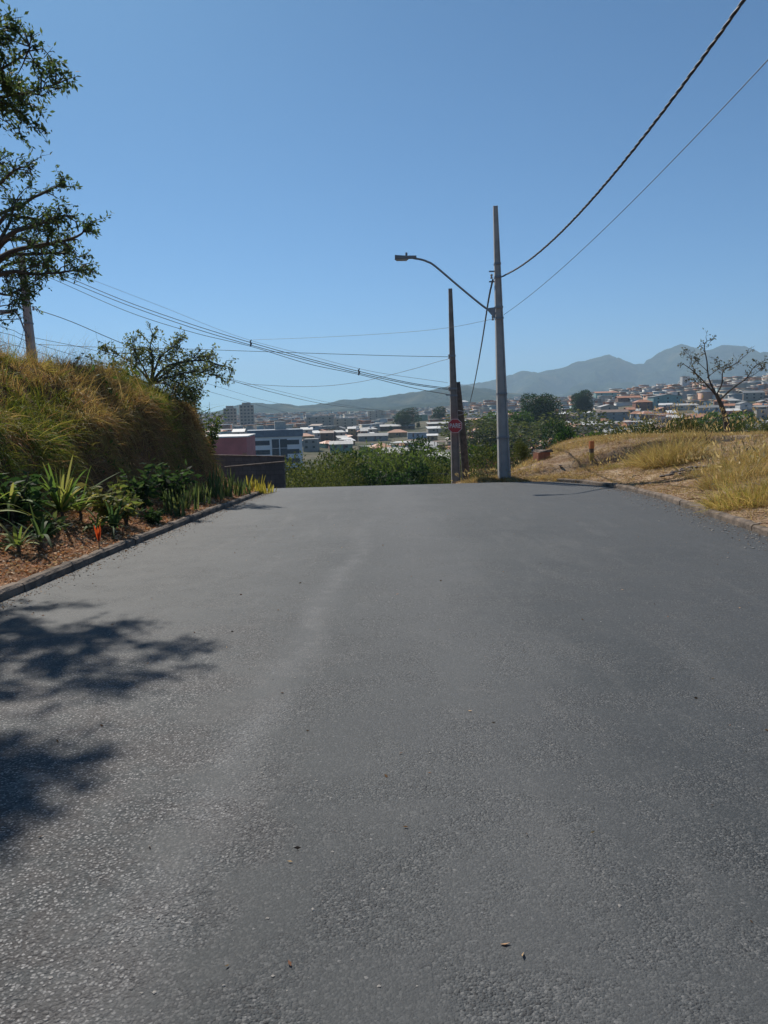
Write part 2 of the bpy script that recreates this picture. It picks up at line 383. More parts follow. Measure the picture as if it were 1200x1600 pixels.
ridge('mountains', [(-500, 650), (300, 648), (500, 634), (640, 618), (700, 606), (745, 598), (770, 590), (800, 588), (820, 583), (850, 575), (890, 566), (905, 563), (935, 553), (950, 550), (962, 552), (975, 558), (990, 562), (1008, 561), (1022, 552), (1040, 542), (1058, 536), (1072, 534), (1086, 538), (1100, 546), (1115, 543), (1130, 538), (1142, 537), (1160, 541), (1180, 551), (1200, 558), (1260, 566), (1400, 590), (1700, 615)], 6200, 2300, 11)
ridge('hills', [(-700, 668), (-100, 660), (200, 655), (330, 646), (352, 640), (375, 632), (400, 628), (440, 632), (480, 637), (510, 634), (535, 627), (570, 621), (620, 617), (660, 610), (700, 602), (730, 598), (765, 603), (820, 614), (900, 622), (1000, 628), (1300, 630), (1600, 630)], 3600, 1200, 23)
# haze: closed air box round everything
hz = MB().box(-13000, 13000, -2500, 12500, -60, 760).build('haze', bpy.data.materials.new('haze')); tag(hz, kind='stuff')
hm = hz.data.materials[0]; hm.use_nodes = True; t = hm.node_tree; t.nodes.clear()
o_ = t.nodes.new('ShaderNodeOutputMaterial'); pv = t.nodes.new('ShaderNodeVolumePrincipled')
pv.inputs['Color'].default_value = (.52, .73, .93, 1); pv.inputs['Density'].default_value = 0.00013; pv.inputs['Anisotropy'].default_value = .2
t.links.new(pv.outputs[0], o_.inputs['Volume'])

# ================================================================== LABEL PLACES
def place(px):
    for a, s in ((345, 'behind the grassy bank'), (386, 'above the pink building'), (480, 'around the white office block'), (530, 'right of the white office block'),
                 (585, 'left of centre in town'), (640, 'above the dark hollow trees'), (702, 'left of the stop sign'), (780, 'between the stop sign and lamp pole'),
                 (840, 'right of the lamp pole'), (900, 'above the brick stump'), (960, 'above the orange marker'), (1030, 'beyond the orange marker'),
                 (1100, 'left of the bare tree'), (1150, 'behind the bare tree'), (9999, 'right of the bare tree')):
        if px < a: return s
ORD = ['first', 'second', 'third', 'fourth', 'fifth', 'sixth', 'seventh', 'eighth', 'ninth', 'tenth', 'eleventh', 'twelfth', 'thirteenth', 'fourteenth', 'fifteenth', 'sixteenth', 'seventeenth', 'eighteenth', 'nineteenth', 'twentieth']
def finish_labels(items):        # items: (obj, description, px) -> label unique by place, then by order from the left
    g = {}
    for o, d, px in items: g.setdefault(d+' '+place(px), []).append((px, o))
    for k, l in g.items():
        l.sort(key=lambda q: q[0])
        for j, (px, o) in enumerate(l):
            o['label'] = k if len(l) == 1 else (ORD[j] if j < len(ORD) else 'far')+' from left '+k

# ================================================================== TOWN
WALL = {'cream': (.52, .46, .36), 'white': (.66, .65, .62), 'grey': (.30, .30, .29), 'brick': (.30, .13, .085), 'teal': (.20, .36, .36), 'green': (.22, .33, .24),
        'pink': (.66, .24, .23), 'salmon': (.52, .26, .18), 'ochre': (.42, .28, .14), 'pale blue': (.38, .45, .52), 'beige': (.42, .37, .31), 'brown': (.19, .115, .08)}
for k, c in WALL.items(): M['w_'+k] = plain('wall_'+k.replace(' ', '_'), c, .9, tuple(q*.78 for q in c), .6)
ROOF = {'pale sheet': (.50, .49, .46), 'grey sheet': (.27, .27, .26), 'tiled': (.52, .23, .12), 'white sheet': (.72, .71, .68), 'rusty sheet': (.30, .20, .14), 'concrete': (.34, .33, .31)}
for k, c in ROOF.items(): M['r_'+k] = plain('roof_'+k.replace(' ', '_'), c, .6, tuple(q*.7 for q in c), .8)
M['frame'] = plain('white_frame', (.6, .6, .58), .6); M['dark'] = plain('dark_opening', (.035, .035, .035), .8)
house_items = []
def house(x, y, w_, d_, h, wall, roof, rt, rz=0, storeys=2, name='house', label=None, win=True, tank=False, z=None, wincols=None, cat='house'):
    gz = float(min(H(x, y), H(x+w_/2, y), H(x-w_/2, y)))-.4 if z is None else z
    rt_ = rt; e = empty(name, (x, y, gz), rz, None, cat, 'houses of the town in the valley' if cat == 'house' else None)
    hw, hd = w_/2, d_/2
    mb = MB(); mb.box(-hw, hw, -hd, hd, 0, h)
    if rt == 'gable':
        p = min(1.6, w_*.16)
        mb.add([(-hw, -hd, h), (hw, -hd, h), (0, -hd, h+p), (-hw, hd, h), (hw, hd, h), (0, hd, h+p)], [(0, 1, 2), (4, 3, 5)])
    if rt == 'mono':
        p = min(1.3, d_*.12); mb.add([(-hw, -hd, h), (-hw, hd, h), (-hw, hd, h+p), (hw, -hd, h), (hw, hd, h), (hw, hd, h+p)], [(0, 2, 1), (3, 4, 5), (1, 2, 5, 4)])
    mb.build('wall', M['w_'+wall], e)
    r = MB(); o = .45; th = .14
    if rt == 'gable':
        for s in (-1, 1):
            a = [(s*(hw+o), -hd-o, h-o*p/hw+.01), (0, -hd-o, h+p+.01), (0, hd+o, h+p+.01), (s*(hw+o), hd+o, h-o*p/hw+.01)]
            r.add(a+[(q[0], q[1], q[2]+th) for q in a], [(3, 2, 1, 0), (4, 5, 6, 7), (0, 1, 5, 4), (1, 2, 6, 5), (2, 3, 7, 6), (3, 0, 4, 7)])
    elif rt == 'gable_side':
        p = min(1.7, d_*.16)
        for s in (-1, 1):
            a = [(-hw-o, s*(hd+o), h-o*p/hd+.01), (-hw-o, 0, h+p+.01), (hw+o, 0, h+p+.01), (hw+o, s*(hd+o), h-o*p/hd+.01)]
            r.add(a+[(q[0], q[1], q[2]+th) for q in a], [(3, 2, 1, 0), (4, 5, 6, 7), (0, 1, 5, 4), (1, 2, 6, 5), (2, 3, 7, 6), (3, 0, 4, 7)])
    elif rt == 'hip':
        p = min(1.9, w_*.2); q = [(-hw-o, -hd-o, h), (hw+o, -hd-o, h), (hw+o, hd+o, h), (-hw-o, hd+o, h), (-hw*.3, 0, h+p), (hw*.3, 0, h+p)]
        r.add(q, [(0, 1, 5, 4), (2, 3, 4, 5), (1, 2, 5), (3, 0, 4), (3, 2, 1, 0)])
    elif rt == 'mono':
        a = [(-hw-o, -hd-o, h-.05), (hw+o, -hd-o, h-.05), (hw+o, hd+o, h+p+.08), (-hw-o, hd+o, h+p+.08)]
        r.add(a+[(q[0], q[1], q[2]+th) for q in a], [(3, 2, 1, 0), (4, 5, 6, 7), (0, 1, 5, 4), (1, 2, 6, 5), (2, 3, 7, 6), (3, 0, 4, 7)])
    elif rt == 'terrace':    # open roof terrace: posts carry a light roof
        for sx in (-1, 0, 1):
            for sy in (-1, 1): r.box(sx*hw*.94-.1, sx*hw*.94+.1, sy*hd*.9-.1, sy*hd*.9+.1, h+.002, h+1.9)
        r.box(-hw-.4, hw+.4, -hd-.4, hd+.4, h+1.9, h+2.05); r.box(-hw, hw, -hd-.003, -hd+.15, h+.003, h+.8)
    else:
        r.box(-hw-.12, hw+.12, -hd-.12, hd+.12, h+.002, h+.22)
    rf = r.build('roof', M['r_'+roof], e)
    if tank:
        a = np.arange(10)*2*PI/10; cx = U(-.3, .3)*w_
        tz = h+(.2 if rt in ('flat', 'terrace') else .9); rr = .55
        MB().loft([np.stack([cx+rr*f*np.cos(a), rr*f*np.sin(a), np.full(10, tz+q)], 1) for f, q in ((.8, -.4), (1, .35), (1.02, .9), (.5, 1.15))]).build('water_tank', M['w_pale blue'], e)
    if win:
        top = h; n = max(1, int(w_/2.8)) if wincols is None else wincols
        for s in range(storeys):
            zz = top-1.7-s*2.6
            if zz < .3: break
            for k in range(n):
                cx = -hw+w_*(k+.5)/n+U(-.15, .15); ww = min(.62, w_/n*.32)
                fm = MB(); fm.box(cx-ww, cx+ww, -hd-.03, -hd+.05, zz, zz+1.05)
                f_ = fm.build('window', M['glass'], e)
            if s == 0:
                pass
        if storeys == 1 or h < 4.5:
            cx = U(-.25, .25)*w_; MB().box(cx+.1-.45, cx+.1+.45, -hd-.045, -hd+.05, max(.2, h-2.3), h-.25).build('door', M['w_brown'], e)
    return e
occ = np.zeros((260, 1300), bool)       # rough front-to-back visibility bookkeeping in picture units (py 520..780)
def cover(x0, x1, y0, y1, test=False):
    a, b = int(max(0, x0)), int(min(1299, x1)); c, d = int(max(0, y0-520)), int(min(259, y1-520))
    if b <= a or d <= c: return 1.0
    r = occ[c:d, a:b].mean()
    if not test: occ[c:d, a:b] = True
    return r
# hand-placed buildings: px0, px1, py_top, D, depth, wall, roof, rooftype, storeys, label, wincols
HB = [
 (478, 520, 648, 430, 14, 'beige', 'pale sheet', 'terrace', 4, 'beige four-storey house with roof terrace right of the white office block', 4),
 (510, 556, 651, 400, 12, 'cream', 'pale sheet', 'terrace', 3, 'cream three-storey block with row of square windows and pale terrace roof', 4),
 (574, 601, 642, 520, 9, 'cream', 'concrete', 'flat', 4, 'narrow pale block with blank bright flank rising above the town centre', 3),
 (600, 622, 646, 600, 10, 'pale blue', 'grey sheet', 'flat', 2, 'pale blue-grey block beside the narrow bright block', 2),
 (648, 668, 648, 420, 12, 'green', 'grey sheet', 'flat', 2, 'plain green walled house left of the stop sign', 1),
 (594, 648, 664, 330, 10, 'brown', 'pale sheet', 'mono', 1, 'long low shed with pale sheet roof left of the stop sign', 3),
 (668, 704, 660, 300, 9, 'brown', 'pale sheet', 'mono', 1, 'low brick shed under pale sheet roof directly beside the stop sign', 2),
 (668, 704, 667, 270, 9, 'beige', 'white sheet', 'mono', 1, 'lower shed with white sheet roof in front of the brick shed', 2),
 (637, 668, 676, 240, 8, 'pale blue', 'grey sheet', 'flat', 1, 'plain pale grey wall house with small dark window below the sheds', 1),
 (606, 636, 672, 250, 9, 'ochre', 'tiled', 'hip', 1, 'house with orange tiled hip roof above the hollow trees', 1),
 (668, 684, 678, 235, 6, 'ochre', 'white sheet', 'mono', 1, 'small ochre hut with white roof just left of the stop sign', 1),
 (560, 606, 678, 235, 9, 'grey', 'grey sheet', 'gable_side', 1, 'grey rendered house with wide grey gable roof above the trees', 2),
 (500, 520, 674, 215, 8, 'brown', 'rusty sheet', 'mono', 2, 'narrow brown two-storey house with rusty roof right of white office block', 1),
 (474, 496, 686, 190, 8, 'grey', 'grey sheet', 'flat', 2, 'unplastered grey house touching the white office block', 2),
 (515, 550, 690, 175, 8, 'green', 'pale sheet', 'gable_side', 1, 'low house with pale roof peeping over the hollow trees', 2),
 (728, 752, 674, 250, 9, 'brick', 'grey sheet', 'flat', 1, 'wide red brick house between the stop sign and lamp pole', 1),
 (752, 776, 668, 255, 9, 'green', 'grey sheet', 'flat', 2, 'grey-green house between the stop sign and lamp pole', 2),
 (722, 740, 682, 230, 7, 'salmon', 'tiled', 'mono', 1, 'small house with bright orange sloping roof right of the stop sign', 1),
 (718, 732, 626, 480, 8, 'pale blue', 'white sheet', 'hip', 3, 'dark blue-grey block with white hip roof right of the old wooden pole', 1),
 (832, 853, 646, 190, 6, 'brick', 'white sheet', 'mono', 2, 'unfinished brick house with raised white sheet screen right of lamp pole', 1),
 (795, 804, 676, 190, 5, 'salmon', 'white sheet', 'mono', 1, 'salmon pink hut with white roof touching the lamp pole', 1),
 (803, 824, 684, 180, 6, 'grey', 'white sheet', 'gable_side', 1, 'low grey house with broken white roof right of the lamp pole', 1),
 (932, 966, 612, 430, 10, 'teal', 'tiled', 'mono', 3, 'tall teal house with small tiled roof right of the big dark tree', 2),
 (918, 929, 622, 400, 4, 'white', 'concrete', 'flat', 3, 'slim white stair tower beside the tall teal house', 0),
 (904, 930, 643, 330, 8, 'beige', 'white sheet', 'mono', 1, 'low shed with white sheet roof below the slim white tower', 1),
 (938, 966, 633, 330, 9, 'beige', 'pale sheet', 'gable', 2, 'beige house with broad pale gable below the tall teal house', 1),
 (966, 1001, 619, 400, 9, 'brown', 'tiled', 'gable_side', 2, 'dark brown house with red tiled roof right of the tall teal house', 3),
 (994, 1020, 625, 370, 9, 'brick', 'tiled', 'hip', 2, 'brick house with orange tiled roof left of the turquoise house', 2),
 (1020, 1066, 617, 330, 11, 'teal', 'grey sheet', 'gable', 3, 'turquoise house with dark grey gable roof left of the bare tree', 3),
 (933, 983, 641, 240, 9, 'grey', 'rusty sheet', 'gable_side', 2, 'dark two-storey house with veranda above the orange marker post', 3),
 (1058, 1092, 631, 300, 9, 'cream', 'pale sheet', 'mono', 1, 'cream house with long pale roof just left of the bare tree', 2),
 (1092, 1130, 634, 290, 9, 'pale blue', 'grey sheet', 'gable_side', 1, 'blue-grey house with dark roof behind the bare tree trunk', 2),
 (1162, 1195, 611, 380, 9, 'beige', 'grey sheet', 'gable_side', 2, 'beige house with grey roof at the right edge of the town', 3),
 (1183, 1202, 640, 230, 7, 'cream', 'concrete', 'flat', 2, 'cream walled house end at the far right behind the shrubs', 1),
 (1066, 1078, 588, 620, 6, 'white', 'concrete', 'flat', 3, 'white narrow house high on the slope left of the bare tree', 1),
]
HP = [(384, 476, 664, 708, 250), (338, 388, 682, 712, 95), (347, 398, 630, 655, 650)]
for (a, b, pt, D, dep, wl, rf, rt, st, lb, wc) in HB:
    ex = {'terrace': 2.05, 'gable': 1.2, 'gable_side': 1.2, 'hip': 1.5, 'mono': 1.0}.get(rt, .2); want = st*2.7+.5+ex; best = None
    for q in np.arange(max(150, D*.65), min(950, D*2.1), 5):
        c_ = at((a+b)/2, pt, q); er = abs(c_[2]-float(H(c_[0], q))-want)+.004*abs(q-D)
        if best is None or er < best[0]: best = (er, float(q))
    D = best[1]
    L, Rr = at(a, pt, D), at(b, pt, D); x = (L[0]+Rr[0])/2; wd = Rr[0]-L[0]; zt = (L[2]+Rr[2])/2
    gz = float(min(H(x, D), H(x, D+dep)))-.4
    extra = {'terrace': 2.05, 'gable': 1.2, 'gable_side': 1.2, 'hip': 1.5, 'mono': 1.0}.get(rt, .2)
    h = max(2.6, zt-gz-extra)
    if h == 2.6: gz = zt-extra-2.6
    e = house(x, D+dep/2, wd, dep, h, wl, rf, rt, U(-.08, .08), st, wincols=wc, win=wc > 0, label=lb, z=gz)
    e['label'] = lb; HP.append((a-2, b+2, pt-4, pt+13, D))
cover(385, 475, 668, 716); cover(340, 386, 685, 730)
# fill the rest of the town from front to back
cand = []
D0 = 205.
while D0 < 1000:
    x = -.27*D0
    while x < .56*D0:
        wd = U(4.2, 8.6)*(1+.3*(D0 > 600)); cand.append((x+wd/2, D0+U(-5, 5), wd)); x += wd+U(.1, 1.6)+(U(3, 9) if U() < .07 else 0)
    D0 += 9+D0*.016
nfill = 0
wn = list(WALL); ww = np.array([.19, .14, .07, .16, .03, .05, .02, .10, .09, .03, .12, .04]); ww /= ww.sum()
rn = list(ROOF); rw = np.array([.24, .16, .26, .14, .08, .12]); rw /= rw.sum()
farboxes = []
cand.sort(key=lambda q: q[1])
for (x, y, wd) in cand:
    st = int(rng.choice([1, 2, 3], p=[.5, .43, .07])); h = st*2.6+U(.1, .6); dp = U(7, 11)
    g = float(H(x, y)); pa = proj((x-wd/2, y, g+h+.8)); pb = proj((x+wd/2, y, g))
    if pb[0] < 330 or pa[0] > 1225: continue
    inview = cover(pa[0], pb[0], pa[1], pb[1], True)
    if inview > .82: continue
    if any(pa[0] < q[1] and pb[0] > q[0] and pa[1] < q[3] and pb[1] > q[2] and y-6 < q[4]+14 for q in HP): continue
    # keep the hollow and the near right slope free
    if pa[1] > (696 if pa[0] < 600 else 712): continue
    cover(pa[0], pb[0], pa[1], pb[1]+6)
    if nfill >= 264: farboxes.append((x, y, g, wd, dp, h)); continue
    wl = wn[rng.choice(len(wn), p=ww)]; rf = rn[rng.choice(len(rn), p=rw)]
    rt = {'tiled': ['gable', 'hip', 'gable_side'], 'concrete': ['flat']}.get(rf, ['mono', 'gable_side', 'gable', 'terrace', 'mono'])
    rt = rt[rng.integers(len(rt))]
    e = house(x, y, wd, dp, h, wl, rf, rt, U(-.5, .5), st, win=True, tank=U() < .2, wincols=None if y < 450 else max(1, int(wd/4.5)))
    shape = {'gable': 'gable', 'gable_side': 'ridged', 'hip': 'hip', 'mono': 'sloping', 'terrace': 'raised', 'flat': 'slab'}[rt]
    band = 'near' if y < 330 else 'mid-town' if y < 520 else 'distant' if y < 720 else 'farthest'
    stw = {1: 'low', 2: 'two-storey', 3: 'three-storey'}[st]
    desc = f"{band} {stw} {wl} house, {rf.replace(' sheet', '')} {shape} roof,"
    house_items.append((e, desc, (pa[0]+pb[0])/2)); nfill += 1
finish_labels(house_items)
# the distant quarter: more houses than can be told apart
BV = []; BF = []; BC = []
WC = [(.5, .45, .36), (.62, .60, .56), (.32, .31, .3), (.34, .16, .1), (.4, .36, .3), (.45, .28, .2), (.3, .38, .38)]; RC = [(.55, .54, .5), (.7, .69, .66), (.52, .24, .13), (.45, .25, .16), (.6, .55, .45)]
for k in range(len(farboxes)+1500):
    if k < len(farboxes): x, y, g, wd, dp, h = farboxes[k]
    else:
        a = U(-.25, .56) if U() < .5 else U(.08, .56); y = U(820, 1900) if a < .1 else U(640, 1500); x = a*y; g = float(H(x, y)); wd = U(6, 13); dp = U(6, 10); h = U(2.5, 6.5)
    ca = U(-.4, .4); ux = np.array([math.cos(ca), math.sin(ca)]); uy = np.array([-ux[1], ux[0]])
    for (e_, z0_, z1_, c_) in ((0, g-1, g+h, WC[rng.integers(len(WC))]), (.4, g+h+.02, g+h+.4, RC[rng.integers(len(RC))])):
        n0 = len(BV)
        for z_ in (z0_, z1_):
            for sx_, sy_ in ((-1, -1), (1, -1), (1, 1), (-1, 1)):
                q = np.array([x, y])+ux*sx_*(wd/2+e_)+uy*sy_*(dp/2+e_); BV.append((q[0], q[1], z_)); BC.append(c_)
        BF += [(n0, n0+1, n0+5, n0+4), (n0+1, n0+2, n0+6, n0+5), (n0+2, n0+3, n0+7, n0+6), (n0+3, n0, n0+4, n0+7), (n0+4, n0+5, n0+6, n0+7)]
tm, tt_, tb_ = newmat('distant_walls'); vc = N(tt_, 'ShaderNodeVertexColor', layer_name='tint'); tt_.links.new(vc.outputs[0], tb_.inputs['Base Color']); tb_.inputs['Roughness'].default_value = .9
tag(grid_mesh('distant_town', BV, BF, tm, np.array(BC)), 'pale specks of far houses spread over the lower hills', 'town', kind='stuff')
# the white office block -------------------------------------------------
D = 250; L, Rr = at(386, 672, D), at(474, 672, D); cx = (L[0]+Rr[0])/2; wd = (Rr[0]-L[0]); ztop = at(430, 673, D)[2]; zb = -18; h = ztop-zb
ob = empty('office_block', (cx, D, zb), .16, 'long white four-storey block with blue-grey parapet and ribbon windows beyond the bank', 'building')
f0 = 0.22; hw = wd*.47
MB().box(-hw, hw*1.0, 0, 13, 0, h-2).build('wall', plain('office_white', (.86, .86, .86), .8, (.78, .78, .79), .3), ob)
MB().box(-hw-.35, hw+.35, -.35, 13.3, h-2+.003, h+.25).build('parapet', plain('office_blue', (.20, .25, .31), .7), ob)
MB().box(-.0, 3.6, 4, 8, h+.26, h+2.9).build('roof_tank_room', plain('office_cream', (.55, .52, .46), .8), ob)
for s in range(4):
    z0 = h-4.6-s*3.0
    MB().box(-hw+.6, -hw+6.6, -.04, .05, z0, z0+1.5).build('window', M['glass_blue'], ob)
    MB().box(hw*.18, hw*.18+6, -.04, .05, z0, z0+1.5).build('window', M['glass_blue'], ob)
    for q in (0, 1): MB().box(-hw+7.3+q*2.6, -hw+9.6+q*2.6, -.03, .05, z0-1.0, z0+1.85).build('stair_window', M['glass_blue'], ob)
for q in range(3): MB().box(hw+.0, hw+.06, 1.5+q*3.5, 2.6+q*3.5, 2, h-2.6).build('side_strip', M['glass_blue'], ob)
# pink building ----------------------------------------------------------
D = 95; L, Rr = at(330, 686, D), at(385, 686, D); wd = Rr[0]-L[0]; cx = (L[0]+Rr[0])/2; zt = L[2]+.1; zb = -16
pk = empty('pink_building', (cx, D, zb), .06, 'low pink-red building with white roof edge at the end of the bank', 'building')
MB().box(-wd/2-4, wd/2, 0, 10, 0, zt-zb).build('wall', M['w_pink'], pk); MB().box(-wd/2-4.1, wd/2+.12, -.12, 10.1, zt-zb+.003, zt-zb+.16).build('roof', M['r_white sheet'], pk)
MB().box(wd/2-.55, wd/2-.02, -.25, -.01, 0, zt-zb-1.9).build('buttress', M['w_salmon'], pk)
# tower blocks -------------------------------------------------------------
for (a, b, pt, D, lb) in ((349, 369, 638, 720, 'left and lower of two beige tower blocks on the horizon'), (374, 396, 633, 700, 'right and taller of two beige tower blocks on the horizon')):
    L, Rr = at(a, pt, D), at(b, pt, D); wd = Rr[0]-L[0]; cx = (L[0]+Rr[0])/2; zb = float(H(cx, D))-2; h = L[2]-zb
    tb = empty('tower_block', (cx, D, zb), .2, lb, 'building', 'tower blocks'); MB().box(-wd/2, wd/2, 0, 12, 0, h).build('wall', M['w_beige'], tb)
    MB().box(-wd*.3, wd*.3, 3, 9, h+.01, h+2.2).build('roof_tank_room', M['w_beige'], tb)
    s = 0
    while h-2.2-s*3 > 1 and s < 7:
        for q in range(4): MB().box(-wd/2+wd*(q+.5)/4-.9, -wd/2+wd*(q+.5)/4+.9, -.08, .1, h-2.3-s*3, h-.9-s*3).build('window', M['glass'], tb)
        s += 1
# block wall beyond the bank end ------------------------------------------
def blockmat():
    m, t, b = newmat('block_wall'); co = coords(t); mp = N(t, 'ShaderNodeMapping'); mp.inputs['Rotation'].default_value = (PI/2, 0, 0); t.links.new(co, mp.inputs[0])
    br = N(t, 'ShaderNodeTexBrick'); br.inputs['Scale'].default_value = 1; br.inputs['Brick Width'].default_value = .4; br.inputs['Row Height'].default_value = .2; br.inputs['Mortar Size'].default_value = .012
    br.inputs['Color1'].default_value = (.12, .115, .11, 1); br.inputs['Color2'].default_value = (.17, .16, .15, 1); br.inputs['Mortar'].default_value = (.08, .08, .075, 1)
    t.links.new(mp.outputs[0], br.inputs[0]); t.links.new(mixc(t, ramp(t, noise(t, co, 1.5, 5, .7), .35, .7), br.outputs[0], (.075, .07, .065)), b.inputs[0]); b.inputs['Roughness'].default_value = .95
    return m
M['block'] = blockmat()
for (a, b, pt, pt2, D, lb) in ((330, 444, 712, 714.5, 37, 'rear and higher grey block wall beyond the end of the bank'), (352, 443, 731, 722.5, 33.5, 'front grey block wall with sloping top beyond the end of the bank')):
    L, Rr = at(a, pt, D), at(b, pt2, D); e = empty('block_wall', (Rr[0], D, -6), 0, lb, 'wall', 'block walls')
    mb = MB(); y0, y1 = 0, .15; l = L[0]-Rr[0]
    v = [(l, y0, 0), (0, y0, 0), (0, y1, 0), (l, y1, 0), (l, y0, L[2]+6), (0, y0, Rr[2]+6), (0, y1, Rr[2]+6), (l, y1, L[2]+6)]
    mb.add(v, [(0, 3, 2, 1), (4, 5, 6, 7), (0, 1, 5, 4), (1, 2, 6, 5), (2, 3, 7, 6), (3, 0, 4, 7)]); mb.build('masonry', M['block'], e)
    mb = MB(); q = [(p[0]+(.05 if i in (1, 2, 5, 6) else -.05), p[1]+(-.03 if i in (0, 1, 4, 5) else .03), p[2]) for i, p in enumerate(v)]
    c = [(q[i][0], q[i][1], q[i][2]+.002) for i in (4, 5, 6, 7)]; mb.add(c+[(p[0], p[1], p[2]+.05) for p in c], [(3, 2, 1, 0), (4, 5, 6, 7), (0, 1, 5, 4), (1, 2, 6, 5), (2, 3, 7, 6), (3, 0, 4, 7)]); mb.build('coping', M['kerb'], e)

# ================================================================== TREES
GREENS = [(.055, .115, .018), (.085, .15, .024), (.035, .075, .014)]
def crown_cloud(n, blobs, size, cols, jit=.2, asp=.6, wts=None):
    """leaf clumps spread over several lobes; blobs: (centre, radii)"""
    cs = np.array([b[0] for b in blobs]); rs = np.array([b[1] for b in blobs]); vol = rs.prod(1)**.67; k = rng.choice(len(blobs), n, p=vol/vol.sum())
    d = unit(rng.normal(size=(n, 3))); r = U(.45, 1.08, n)**.6
    P = cs[k]+d*rs[k]*r[:, None]
    tint = 1+U(-.25, .25, (len(blobs), 1)); col = pal(n, cols, wts, jit)*tint[k]
    return diamonds(P, unit(d+rng.normal(size=(n, 3))*.8+np.array([0, 0, -.1])), U(.6, 1.3, n)*size, asp, col)
def proto_tree(kind, s):
    """returns (trunk mesh, crown mesh) for a tree about 1 unit = 1 m, nominal height 10"""
    st = MB(); 
    if kind == 'broad':
        nb = 14; bl = [((U(-3, 3), U(-3, 3), U(4.5, 8.6)), (U(1.1, 2.0), U(1.1, 2.0), U(.8, 1.4))) for _ in range(nb)]
        st.tube([(0, 0, -1), (.1, 0, 2), (0, .1, 4), (.2, 0, 6.5)], [.35, .28, .22, .1], 7)
        for b in bl[:9]: st.tube([(0, 0, 3.4), np.array(b[0])*.5+np.array([0, 0, 2.2]), b[0]], [.16, .09, .03], 5)
        cr = crown_cloud(6500, bl, .33, GREENS)
    elif kind == 'round':
        bl = [((U(-1.7, 1.7), U(-1.7, 1.7), U(3.5, 8.7)), (U(1.2, 2.0), U(1.2, 2.0), U(1.0, 1.8))) for _ in range(12)]
        st.tube([(0, 0, -1), (0, 0, 3), (.1, 0, 7)], [.3, .22, .08], 7)
        for b in bl[:6]: st.tube([(0, 0, 3), b[0]], [.12, .03], 5)
        cr = crown_cloud(6000, bl, .32, [(.022, .055, .016), (.036, .075, .02), (.018, .04, .012)])
    elif kind == 'bamboo':
        P = []; 
        for k in range(46):
            a = U(0, 2*PI); b0 = np.array([U(-1, 1), U(-1, 1), -1]); lean = U(.8, 3.4); hh = U(6.5, 10)
            tt = np.linspace(0, 1, 7); q = np.stack([b0[0]+np.cos(a)*lean*tt**2.2, b0[1]+np.sin(a)*lean*tt**2.2, hh*tt*(1-.10*tt**3)], 1); st.tube(q, np.linspace(.06, .015, 7), 4)
            for _ in range(95):
                t_ = U(.25, 1)**.7; c = np.array([np.interp(t_, tt, q[:, j]) for j in range(3)]); P.append(c+rng.normal(size=3)*.38)
        P = np.array(P); n = len(P); cr = diamonds(P, unit(rng.normal(size=(n, 3))*.6+np.array([0, 0, -.5])), U(.3, .6, n), .28, pal(n, [(.10, .155, .03), (.14, .19, .045), (.06, .10, .02)]))
    elif kind == 'shrub':
        bl = [((U(-2.6, 2.6), U(-2.6, 2.6), U(1.0, 4.8)), (U(1.0, 1.9), U(1.0, 1.9), U(.9, 1.6))) for _ in range(15)]
        for b in bl: st.tube([(0, 0, -1), (b[0][0]*.4, b[0][1]*.4, b[0][2]*.45), b[0]], [.1, .07, .02], 4)
        cr = crown_cloud(9000, bl, .20, [(.075, .095, .028), (.105, .12, .035), (.05, .07, .02)])
    elif kind == 'scrub':      # brown thorny scrub
        P = []; 
        for k in range(60):
            a = U(0, 2*PI); e = U(.3, 1.3); l = U(2.5, 5.5); d = np.array([math.cos(a)*math.cos(e), math.sin(a)*math.cos(e), math.sin(e)]); b0 = np.array([U(-1.6, 1.6), U(-1.6, 1.6), -.5])
            q = [b0, b0+d*l*.5+rng.normal(size=3)*.2, b0+d*l+rng.normal(size=3)*.3]; st.tube(q, [.05, .035, .012], 4)
            for _ in range(48): P.append(q[1]+(q[2]-q[1])*U(-.6, 1)+rng.normal(size=3)*.33)
        P = np.array(P); n = len(P); cr = diamonds(P, unit(rng.normal(size=(n, 3))), U(.15, .34, n), .5, pal(n, [(.12, .07, .05), (.16, .10, .06), (.09, .075, .045), (.08, .09, .035)]))
    a = st.build('trunk', M['bark']); b = grid_mesh('crown', cr[0], cr[1], M['leaf'], cr[2])
    r = (a.data, b.data); bpy.data.objects.remove(a); bpy.data.objects.remove(b); return r
PR = {k: [proto_tree(k, j) for j in range(3)] for k in ('broad', 'round', 'bamboo', 'shrub', 'scrub')}
tree_items = []
def tree(px, pytop, D, kind, wscale, desc, group, name=None, variant=None):
    p = at(px, pytop, D); g = float(H(p[0], D)); nom = {'broad': 9.6, 'round': 9.8, 'bamboo': 9.3, 'shrub': 6, 'scrub': 4.8}[kind]
    hgt = max(1.5, p[2]-g); s = hgt/nom; nm = name or {'bamboo': 'bamboo_clump', 'shrub': 'shrub', 'scrub': 'shrub'}.get(kind, 'tree')
    e = empty(nm, (p[0], D, g), U(0, 6.28), None, {'shrub': 'shrub', 'scrub': 'shrub', 'bamboo': 'bamboo'}.get(kind, 'tree'), group); e.scale = (wscale*s, wscale*s, s)
    a, b = PR[kind][rng.integers(3) if variant is None else variant]; link('stems' if kind in ('bamboo', 'shrub', 'scrub') else 'trunk', a, e); link('crown' if kind in ('broad', 'round', 'bamboo') else 'foliage', b, e)
    tree_items.append((e, desc, px)); return e
G1 = 'trees and bamboo in the hollow beyond the crest'
